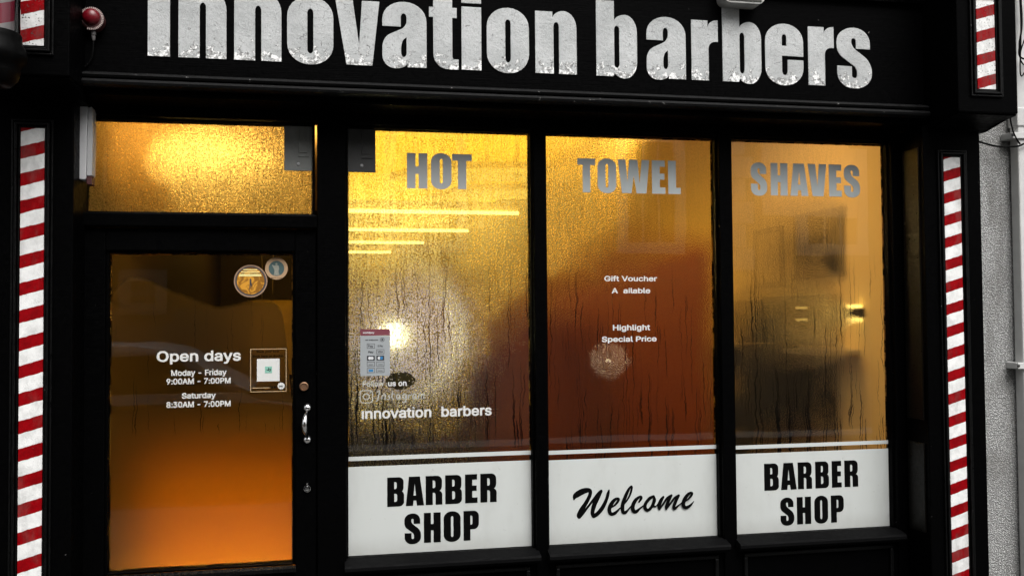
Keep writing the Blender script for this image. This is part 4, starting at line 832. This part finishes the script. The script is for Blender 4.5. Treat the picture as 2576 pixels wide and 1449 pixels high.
# alarm bell with red dome on the fascia
al = empty('alarm_sounder', 'red domed alarm with toothed ring and hanging cable, left end of the fascia', 'alarm', (-.803, -.2, 2.585))
m = MB(); m.lathe([(.040, 0), (.041, -.025), (.038, -.040), (.033, -.044)], (-.803, -.2, 2.633), 'y', 40); m.build('housing', DKRED, al)
m = MB()
for k in range(40):
    a = 2 * math.pi * k / 40
    if -2.75 < math.atan2(math.sin(a), math.cos(a)) < -2.0: continue
    c, s_ = math.cos(a), math.sin(a); u = Vector((c, 0, s_)); v = Vector((-s_, 0, c)); P = Vector((-.803, -.243, 2.633))
    q = [P + u * .034 + v * .0019, P + u * .034 - v * .0019, P + u * .0415 - v * .0015, P + u * .0415 + v * .0015]
    A = [m.b.verts.new(p) for p in q]; B = [m.b.verts.new(p + Vector((0, .006, 0))) for p in q]
    m.b.faces.new(A); m.b.faces.new(B)
    for i in range(4): m.b.faces.new((A[i], A[(i + 1) % 4], B[(i + 1) % 4], B[i]))
m.build('toothed_ring', simple('pinkish_plastic', (.42, .33, .31), .5, .4, 0, .15), al)
m = MB(); m.lathe([(.0300, 0), (.0295, -.006), (.026, -.014), (.018, -.020), (.008, -.023), (.001, -.0235)], (-.8035, -.242, 2.638), 'y', 36); m.build('dome', REDPL, al)
m = MB(); m.lathe([(.008, .0), (.009, -.012), (.006, -.016), (.0075, -.018), (.006, -.03), (.003, -.034)], (-.800, -.222, 2.592), 'z', 16); m.build('cable_gland', simple('grey_gland', (.14, .13, .13), .5), al)
m = MB(); m.tube([(-.800, -.222, 2.560), (-.801, -.222, 2.530), (-.806, -.215, 2.500), (-.822, -.208, 2.475), (-.842, -.206, 2.460), (-.853, -.206, 2.450)], .003, 8); m.build('cable', CABLE, al)

# bulkhead lamp over the sign
bl = empty('bulkhead_lamp', 'grey weathered ribbed bulkhead lamp fixed above the sign lettering', 'wall lamp', (1.70, -.2, 2.81))
o_ = rounded([(1.607, 2.822, .03, .03), (1.787, 2.822, .03, .03), (1.787, 2.925, .03, .03), (1.607, 2.925, .03, .03)])
m = MB(); m.prism(o_, 'y', -.275, -.2); m.build('body', simple('weathered_alloy', (.30, .30, .29), .6, .4, .3, .4, 30), bl, bevel=.006)
m = MB()
for k in range(26): xx = 1.634 + k * .005; m.box(xx, xx + .0026, -.281, -.274, 2.852, 2.913)
m.build('ribbed_diffuser', simple('dirty_diffuser', (.42, .42, .40), .4, .4, 0, .2), bl)
m = MB(); m.box(1.628, 1.770, -.278, -.2745, 2.831, 2.849); m.build('lower_band', simple('lamp_grime', (.05, .05, .045), .7, .2, 0, .5, 60), bl)

# barber pole at the left edge
bp = empty('barber_pole', 'barber pole with a clear cylinder on a black domed base, cut by the left edge', 'barber pole', (-1.012, -.62, 2.27))
PXc = (-1.010, -.62)
gm = G('pole_stripes'); gx, gy, gz = gm.xyz()
ang = gm.m2('ARCTAN2', gm.m2('SUBTRACT', gy, PXc[1]), gm.m2('SUBTRACT', gx, PXc[0]))
fr = gm.m2('FRACT', gm.m2('ADD', gm.m2('SUBTRACT', gm.m2('DIVIDE', gz, .16), gm.m2('DIVIDE', ang, 6.2832)), -.31))
PSTR = gm.out(gm.pbr(gm.mixc(gm.m2('MULTIPLY', gm.step(fr, .3, .31), gm.m2('SUBTRACT', 1, gm.step(fr, .7, .71))), (.62, .58, .58), (.50, .018, .07)), .35, .5))
m = MB(); m.lathe([(.060, 2.43), (.060, 3.05)], (*PXc, 0), 'z', 40); m.build('striped_cylinder', PSTR, bp)
gg = G('acrylic_tube'); PTUB = gg.out(gg.mixs(gg.n('Fresnel', {'IOR': 1.45}).outputs[0], gg.n('BsdfTransparent', {'Color': (.93, .92, .92, 1)}).outputs[0], gg.n('BsdfGlossy', {'Roughness': .06, 'Color': (1, 1, 1, 1)}).outputs[0]))
m = MB(); m.lathe([(.078, 2.455), (.078, 3.05)], (*PXc, 0), 'z', 48, cap=False); m.build('clear_tube', PTUB, bp)
m = MB(); m.lathe([(.030, 2.285), (.055, 2.292), (.073, 2.312), (.080, 2.338), (.080, 2.350), (.086, 2.358), (.097, 2.372), (.099, 2.392), (.094, 2.410), (.086, 2.422), (.083, 2.440), (.083, 2.452), (.079, 2.458), (.06, 2.46)], (*PXc, 0), 'z', 48)
m.build('base', m_paint('pole_black_enamel', (.0015, .0015, .0015), False, .06, .4), bp)
m = MB(); m.box(-1.03, -.99, -.62, -.40, 2.372, 2.412); m.build('bracket', PAINT, bp, bevel=.004)

# neighbouring roughcast wall, downpipe and cables
box(2.813, 11, -.05, .3, -.1, 7.2).build('neighbour_wall', PEB, None, 'grey roughcast wall of the neighbouring building right of the shopfront', 'wall')
box(-1.16, 2.812, -.05, .3, 3.301, 7.2).build('upper_wall', PEB, SF)
box(-11, -1.161, -.05, .3, -.1, 7.2).build('neighbour_wall', simple('dark_neighbour_render', (.02, .02, .021), .8, .05, 0, .3, 9), None, 'dark wall of the neighbouring building left of the barber pole', 'wall')
dp = empty('downpipe', 'dirty white square downpipe with clips at the right edge', 'downpipe', (3.115, -.1, 0))
m = MB(); m.box(3.086, 3.170, -.115, -.06, 0, 6.8); m.build('pipe', PLASTIC, dp, bevel=.006)
m = MB(); m.box(3.080, 3.176, -.121, -.055, 2.395, 2.480); m.build('socket', PLASTIC, dp, bevel=.005)
for z in (2.352, 1.318):
    m = MB(); m.box(3.050, 3.196, -.125, -.115, z - .014, z + .014); m.box(3.048, 3.086, -.115, -.05, z - .014, z + .014); m.box(3.170, 3.198, -.115, -.05, z - .014, z + .014)
    c = m.build('clip', PLASTIC, dp, bevel=.002)
    m = MB(); m.lathe([(.006, -.003), (.007, 0)], (3.052, -.125, z), 'y', 14); m.build('screw', DKPL, c)
def cable(pts, r, label):
    P = []; n = len(pts)
    for i in range(n - 1):
        p0, p1, p2, p3 = (Vector(pts[max(0, min(n - 1, j))]) for j in (i - 1, i, i + 1, i + 2))
        for k in range(6):
            t = k / 6; P.append(.5 * ((2 * p1) + (p2 - p0) * t + (2 * p0 - 5 * p1 + 4 * p2 - p3) * t * t + (3 * p1 - p0 - 3 * p2 + p3) * t ** 3))
    P.append(Vector(pts[-1]))
    return MB().tube(P, r, 8).build('cable', CABLE, None, label, 'cable', 'loose black cables by the downpipe')
cable([(2.80, -.07, 2.345), (2.90, -.075, 2.33), (2.985, -.10, 2.304), (3.06, -.135, 2.299), (3.11, -.135, 2.315), (3.2, -.135, 2.335)], .0045, 'thick black cable sagging from the pilaster to the downpipe')
cable([(3.034, -.10, 3.3), (3.038, -.13, 2.62), (3.035, -.13, 2.45), (3.044, -.135, 2.37), (3.064, -.138, 2.325), (3.077, -.138, 2.31)], .0035, 'black cable running down beside the downpipe below the bracket')
cable([(3.072, -.135, 3.3), (3.100, -.14, 2.90), (3.084, -.14, 2.76), (3.090, -.14, 2.70), (3.172, -.14, 2.69)], .004, 'black cable bending over the downpipe beside the right bracket')
cable([(3.097, -.15, 3.3), (3.114, -.15, 2.95), (3.122, -.15, 2.84), (3.080, -.15, 2.72), (3.088, -.15, 2.672), (3.124, -.15, 2.658), (3.172, -.15, 2.66)], .003, 'looped thin black cable across the downpipe near the top right corner')
cable([(3.082, -.14, 3.3), (3.090, -.145, 2.86), (3.082, -.145, 2.62), (3.132, -.145, 2.69), (3.172, -.145, 2.76)], .003, 'thin black cable curling up to the right edge over the downpipe')

# ------------------------------------------------------------------ inside the shop
AMBW = (1.0, .60, .045)
CREAM = simple('cream_wall_paint', (.74, .60, .34), .8, .2, 0, .05, 3)
DARKW = simple('dark_brown_wall', (.012, .008, .004), .6, .3, 0, .3, 5)
FLOORW = m_wood('orange_floorboards', (.50, .25, .022), (.40, .19, .016), .55, .3, (3, 12, 12))
REDS = m_wood('lit_red_brown_wood', (.25, .054, .0006), (.13, .026, .0004), .5, .2)  # brighter copy of the wood, with light put into its colour
REDW = m_wood('red_brown_wood', (.13, .022, .0005), (.085, .013, .0004), .4, .4)
CEIL = simple('cream_ceiling', (.78, .66, .40), .8, .2, 0, .03)
BLK = simple('black_leather', (.012, .011, .010), .45, .4, 0, .2)
R0, R1, YB = -1.06, 2.62, 7.0
box(R0 - .1, R1 + .1, .06, YB, -.08, -.01).build('floor', FLOORW, kind='structure')
box(R0 - .1, R1 + .1, .06, YB, 2.75, 2.85).build('ceiling', CEIL, kind='structure')
box(R0 - .1, R1 + .1, YB, YB + .1, -.01, 2.75).build('wall_back', CREAM, kind='structure')
box(R1, R1 + .1, .06, YB, -.01, 2.75).build('wall_right', CREAM, kind='structure')
box(R0 - .1, R0, .06, YB, -.01, 2.3).build('wall_left', DARKW, kind='structure')
box(R0 - .1, R0, .06, YB, 2.3, 2.75).build('wall_left_upper', CREAM, kind='structure')
box(.010, .050, .06, YB, -.01, 2.75).build('partition_wall', DARKW, None, 'dark partition wall inside the shop between the door and the first window', 'wall')
box(R0, .010, 6.9, 6.95, -.01, 2.75).build('passage_wall', DARKW, None, 'dark brown wall at the end of the passage behind the door', 'wall')
def strip(x0, x1, y, z, r, mt, label, grp, cat='strip light'):
    e = empty('strip_light', label, cat, ((x0 + x1) / 2, y, z), grp)
    MB().tube([(x0, y, z), (x1, y, z)], r, 14).build('tube', mt, e)
    box(x0, x1, y - .007, y + .007, z + r + .006, z + r + .03).build('batten', CREAM, e)
    m = MB(); 
    for x in (x0 + .1, x1 - .1): m.box(x - .002, x + .002, y - .002, y + .002, z + r + .03, 2.75)
    m.build('hanger', CREAM, e)
    return e
TUBE = m_emit('warm_tube', (1.0, .80, .45), 60)
GS = 'strip lights hung across the shop ceiling'
for (x1, y, z), nm in zip(((1.12, 1.50, 2.15), (1.0, 2.63, 2.15), (.81, 3.70, 2.15), (.63, 4.82, 2.15)), ('nearest and longest', 'second', 'third', 'farthest and shortest')):
    strip(.06, x1, y, z, .011, TUBE, nm + ' glowing strip light seen through the upper first window', GS)
TUBE2 = m_emit('transom_tube', (1.0, .62, .15), 8)
strip(-.72, -.22, .85, 2.31, .03, TUBE2, 'bright strip light behind the misted pane above the door', None)
LEDM = m_emit('led_panel', (1.0, .72, .26), 1.1)
for k, (q, nm) in enumerate((([(.42, 2.04), (.66, 1.57), (1.71, 1.44), (1.86, 1.88)], 'nearest pale ceiling light panel, glimpsed beside TOWEL'), ([(.735, 3.17), (.98, 2.465), (1.385, 2.37), (1.478, 2.79)], 'middle pale ceiling light panel, glimpsed below HOT'), ([(.725, 4.82), (.87, 4.48), (1.157, 4.27), (.975, 4.79)], 'farthest pale ceiling light panel, between the strip lights'))):
    e = empty('light_panel', nm, 'ceiling light', (sum(p[0] for p in q) / 4, sum(p[1] for p in q) / 4, 2.4), 'pale light panels under the shop ceiling')
    MB().prism(q, 'z', 2.40, 2.412).build('diffuser', LEDM, e)
    MB().prism(q, 'z', 2.413, 2.45).build('housing', CREAM, e)
    xm, ym = sum(p[0] for p in q) / 4, sum(p[1] for p in q) / 4
    box(xm - .01, xm + .01, ym - .01, ym + .01, 2.45, 2.75).build('hanger', CREAM, e)
def area(name, loc, rot, sx, sy, pw, col):
    l = bpy.data.lights.new(name, 'AREA'); l.shape = 'RECTANGLE'; l.size = sx; l.size_y = sy; l.energy = pw; l.color = col
    o = bpy.data.objects.new(name, l); COL.objects.link(o); o.location = loc; o.rotation_euler = rot; return o
area('fill_light', (.9, 3.2, 2.7), (0, 0, 0), 1.6, 4.5, 27, AMBW)  # unseen fill light added to brighten the salon
area('fill_light', (1.75, .75, 2.72), (0, 0, 0), .9, .5, 10, (1, .60, .20))  # unseen fill added for the side wall behind the right window
area('fill_light', (-.5, 2.3, 2.40), (math.pi, 0, 0), .8, .6, 14, (1, .54, .14))  # unseen uplight added to brighten the ceiling behind the transom
la = area('fill_light', (-.36, 1.7, 2.70), (0, 0, 0), .4, .4, 20, (1, .56, .10)); la.data.spread = math.radians(100)  # unseen fill added for the passage behind the door
GLOW_DESKW = m_wood('orange_glow_desk_wood', (.50, .225, .004), (.42, .18, .003), .5, .15, (14, 14, 2))
dk = empty('glow_desk', 'orange wooden desk front added to carry the glow in the lower door glass', 'desk', (-.52, 2.3, -.01))  # desk added so the lower door glass shows an orange gradient
box(-1.05, 0.0, 2.2, 2.6, -.01, .86).build('added_front_panel', GLOW_DESKW, dk); box(-1.05, 0.0, 2.15, 2.65, .862, .892).build('top', simple('dark_glow_desk_top', (.03, .02, .01), .4), dk)
FST = m_emit('added_floor_tube', (1.0, .57, .04), 20)
fs = empty('added_floor_light', 'unseen warm light added on the floor to grade the orange desk front', 'strip light', (-.52, 1.88, -.01))  # hidden light added below the door glass to brighten the desk foot
MB().tube([(-1.04, 1.88, .012), (0.0, 1.88, .012)], .012, 12).build('tube', FST, fs)  # tube of the added floor light
box(-1.04, 0.0, 1.855, 1.866, -.01, .024).build('added_light_shield', simple('added_shield_metal', (.1, .09, .08), .5), fs)
nb = box(-.72, -.12, 6.86, 6.89, .95, 1.76).build('glow_board', simple('olive_glow_board', (.50, .38, .12), .8, .2, 0, .3, 8), None, 'olive gold board added on the far passage wall for a glow in the misted door', 'board')  # board added to give the misted door its gold band
area('fill_light', (-.42, 5.6, 2.7), (0, 0, 0), .5, .4, 9, (1, .58, .10))  # unseen fill added to light the board at the passage end
def ball_lamp(name, x, y, z, r, mt, label):
    e = empty(name, label, 'lamp', (x, y, 0))
    MB().lathe([(.001, -r), (r * .5, -r * .87), (r * .87, -r * .5), (r, 0), (r * .87, r * .5), (r * .5, r * .87), (.001, r)], (x, y, z), 'z', 24).build('globe', mt, e)
    m = MB(); m.lathe([(.12, 0), (.12, .015), (.012, .03), (.010, z - r - .01), (.03, z - r), (.03, z - r + .01)], (x, y, 0), 'z', 20); m.build('stand', BLK, e)
    return e
ball_lamp('ring_lamp',  .325, .42, 1.474, .060, m_emit('white_lamp', (.97, 1.0, 1.35), 44), 'dazzling white lamp behind the payment sticker in the first window')
ball_lamp('small_lamp', 1.375, .62, 1.335, .014, m_emit('small_white_lamp', (1, .92, 1.3), 6.5), 'small dim pinkish lamp glowing low in the middle window')
# red-brown furniture
def slab(name, pts, z0, z1, mt, label, cat):
    return MB().prism(pts, 'z', z0, z1).build(name, mt, None, label, cat, bevel=.01)
slab('shade_screen', [(1.50, 2.38), (2.03, .87), (2.07, .89), (1.54, 2.40)], -.01, 1.95, REDS, 'tall red-brown wooden screen added for the dark zone behind the middle window', 'screen')  # screen added where the lit wall gives way to shadow
slab('wooden_counter', [(.86, 1.75), (1.58, 1.75), (1.52, 2.36), (.86, 2.36)], -.01, 1.60, REDW, 'red-brown wooden counter behind the lower right of the first window', 'counter')
slab('dark_cabinet', [(.06, 1.25), (.86, 1.25), (.86, 1.75), (.06, 1.75)], -.01, 1.40, simple('olive_black_cabinet', (.018, .015, .008), .5, .3), 'dark cabinet behind the lower left of the first window', 'cabinet')
# side wall: pictures, sconces, mirror, shelf, chair
def picture(y0, y1, z0, z1, img, label):
    e = empty('framed_picture', label, 'picture', (2.62, (y0 + y1) / 2, z0), 'framed pictures on the shop side wall')
    m = MB(); x0, x1 = 2.595, 2.619; t = .03
    m.box(x0, x1, y0, y0 + t, z0, z1); m.box(x0, x1, y1 - t, y1, z0, z1); m.box(x0, x1, y0 + t, y1 - t, z0, z0 + t); m.box(x0, x1, y0 + t, y1 - t, z1 - t, z1)
    m.build('frame', DARKW if img[0] > .2 else BLK, e)
    box(2.606, 2.615, y0 + t, y1 - t, z0 + t, z1 - t).build('print', simple('print_%d' % int(y0 * 100), img, .6, .2, 0, .5, 6), e)
picture(1.20, 1.56, 1.715, 2.068, (.42, .33, .20), 'thin framed pale picture, the farther one on the side wall behind SHAVES')
picture(.57, 1.055, 1.748, 2.104, (.025, .016, .01), 'dark framed picture, the nearer one on the side wall behind SHAVES')
SC_M = m_emit('sconce_bulb', (1, .72, .22), 2)
for y, nm in ((.942, 'farther wall sconce throwing light up and down, right window'), (.429, 'nearer wall sconce throwing light up and down, right window')):
    e = empty('wall_sconce', nm, 'wall lamp', (2.6, y, 1.53), 'up and down sconces on the shop side wall')
    m = MB(); m.box(2.545, 2.6195, y - .030, y + .030, 1.535, 1.585); m.build('body', BLK, e)
    m = MB(); m.box(2.555, 2.612, y - .024, y + .024, 1.5855, 1.600); m.build('bulb', SC_M, e)
    m = MB(); m.box(2.555, 2.612, y - .024, y + .024, 1.520, 1.5345); m.build('bulb', SC_M, e)
mr = empty('wall_mirror', 'dark framed mirror on the side wall seen through the right window', 'mirror', (2.6, 1.03, 1.39))
m = MB()
for a, b, c_, d_ in ((.64, .68, 1.39, 1.66), (1.39, 1.43, 1.39, 1.66), (.68, 1.39, 1.39, 1.42), (.68, 1.39, 1.63, 1.66)): m.box(2.59, 2.619, a, b, c_, d_)
m.build('frame', BLK, mr); box(2.60, 2.615, .68, 1.39, 1.42, 1.63).build('glass', simple('dark_mirror', (.10, .09, .07), .2, .5), mr)
sh = empty('work_shelf', 'pale edged work shelf below the mirror in the right window', 'shelf', (2.5, .9, 1.35))
box(2.40, 2.619, .44, 1.45, 1.352, 1.378).build('top', simple('pale_shelf', (.6, .55, .45), .4), sh)
box(2.45, 2.619, .66, 1.45, .95, 1.352).build('cupboard', simple('dark_cupboard', (.008, .007, .005), .5), sh)
ch = empty('barber_chair', 'dark barber chair, a blurred shape low in the right window', 'barber chair', (2.30, 1.05, -.01))
m = MB(); m.box(2.10, 2.50, .82, .90, .95, 1.40); m.build('backrest', BLK, ch, bevel=.012)
m = MB(); m.box(2.15, 2.33, .82, .89, 1.41, 1.63); m.build('headrest', BLK, ch, bevel=.012)
m = MB(); m.box(2.10, 2.50, .90, 1.35, .80, .92); m.build('seat', BLK, ch, bevel=.012)
for x in (2.08, 2.52): box(x - .03, x + .03, .92, 1.30, 1.02, 1.08).build('armrest', BLK, ch, bevel=.012)
m = MB(); m.lathe([(.25, 0), (.25, .03), (.06, .05), (.05, .80)], (2.30, 1.12, -.01), 'z', 24); m.build('pedestal', CHROME, ch)

# ------------------------------------------------------------------ across the street (seen only as faint reflections)
hs_ = empty('house', 'stone and render house across the street with sash windows and quoins', 'house', (0, -9, -.1))
box(-9, 10, -9.6, -9.0, -.12, 7.2).build('wall', simple('render_wall', (.20, .19, .175), .9, .2, 0, .2, 2), hs_)
gb = G('dark_stone'); br = gb.n('TexBrick', {'Vector': gb.n('Mapping', {'Vector': gb.p, 'Rotation': (math.pi / 2, 0, 0)}).outputs[0], 'Color1': (.07, .065, .06, 1), 'Color2': (.045, .042, .04, 1), 'Mortar': (.02, .02, .02, 1), 'Scale': 1.6, 'Mortar Size': .02})
box(-9, .2, -9.0, -8.97, 1.75, 3.6).build('stone_band', gb.out(gb.pbr(br.outputs[0], .9, .2)), hs_)
PALE = simple('pale_stone_trim', (.85, .83, .78), .8, .2)
DKG = simple('dark_panes', (.02, .022, .025), .1, .5)
for xa, xb, za, zb in ((4.25, 4.95, 2.6, 4.02), (-2.35, -2.07, 1.76, 2.04), (-4.6, -3.7, 2.4, 3.9), (1.0, 1.8, 2.6, 4.0), (7.0, 7.8, 2.6, 4.0)):
    m = MB()
    for q in ((xa - .16, xa, za - .16, zb + .16), (xb, xb + .16, za - .16, zb + .16), (xa, xb, zb, zb + .16), (xa, xb, za - .16, za)): m.box(q[0], q[1], -9.0, -8.94, q[2], q[3])
    f = m.build('window', PALE if xa > 0 else simple('dull_trim', (.30, .28, .25), .8, .2), hs_)
    box(xa, xb, -8.99, -8.98, za, zb).build('pane', DKG, f)
    m = MB(); xm = (xa + xb) / 2; zm = (za + zb) / 2
    m.box(xa, xb, -8.975, -8.96, zm - .03, zm + .03)
    for q in (xa + (xb - xa) / 3, xa + (xb - xa) * 2 / 3): m.box(q - .012, q + .012, -8.975, -8.962, za, zm - .03); m.box(q - .012, q + .012, -8.975, -8.962, zm + .03, zb)
    m.build('sash_bars', f.data.materials[0], f)
m = MB()
for k in range(7, 22):
    z = -.1 + k * .33; ww = .32 if k % 2 else .2
    m.box(5.82, 5.82 + ww, -9.0, -8.95, z + .012, z + .318)
m.build('quoins', PALE, hs_)
box(6.3, 10, -9.0, -8.96, 3.0, 7.1).build('render_panel', PALE, hs_)
car = empty('parked_car', 'grey hatchback parked across the street, seen only in reflection', 'car', (-2, -6.0, -.12))
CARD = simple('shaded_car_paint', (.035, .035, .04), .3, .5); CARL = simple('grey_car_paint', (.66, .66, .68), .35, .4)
MB().prism([(-4.1, .15), (-4.1, .72), (-3.95, .86), (-.75, .84), (.05, .70), (.15, .55), (.15, .15)], 'y', -6.9, -5.44).build('body', CARD, car, bevel=.05)
MB().prism([(-3.75, .86), (-3.35, 1.25), (-3.0, 1.33), (-1.7, 1.33), (-1.35, 1.27), (-.62, .86)], 'y', -6.75, -5.55).build('roof', CARL, car, bevel=.05)
MB().prism([(-3.62, .875), (-3.25, 1.22), (-1.42, 1.22), (-.85, .875)], 'y', -5.552, -5.53).build('side_window', simple('car_glass', (.012, .012, .014), .05, .3), car)
MB().prism([(-3.95, .78), (-3.95, .87), (-.7, .87), (-.5, .78)], 'y', -5.44, -5.415).build('door_trim', CARL, car)
for x in (-3.3, -.65):
    m = MB(); m.lathe([(.02, -.08), (.18, -.08), (.31, -.06), (.32, 0), (.31, .1), (.02, .1)], (x, -5.47, .2), 'y', 28); m.build('wheel', BLK, car)
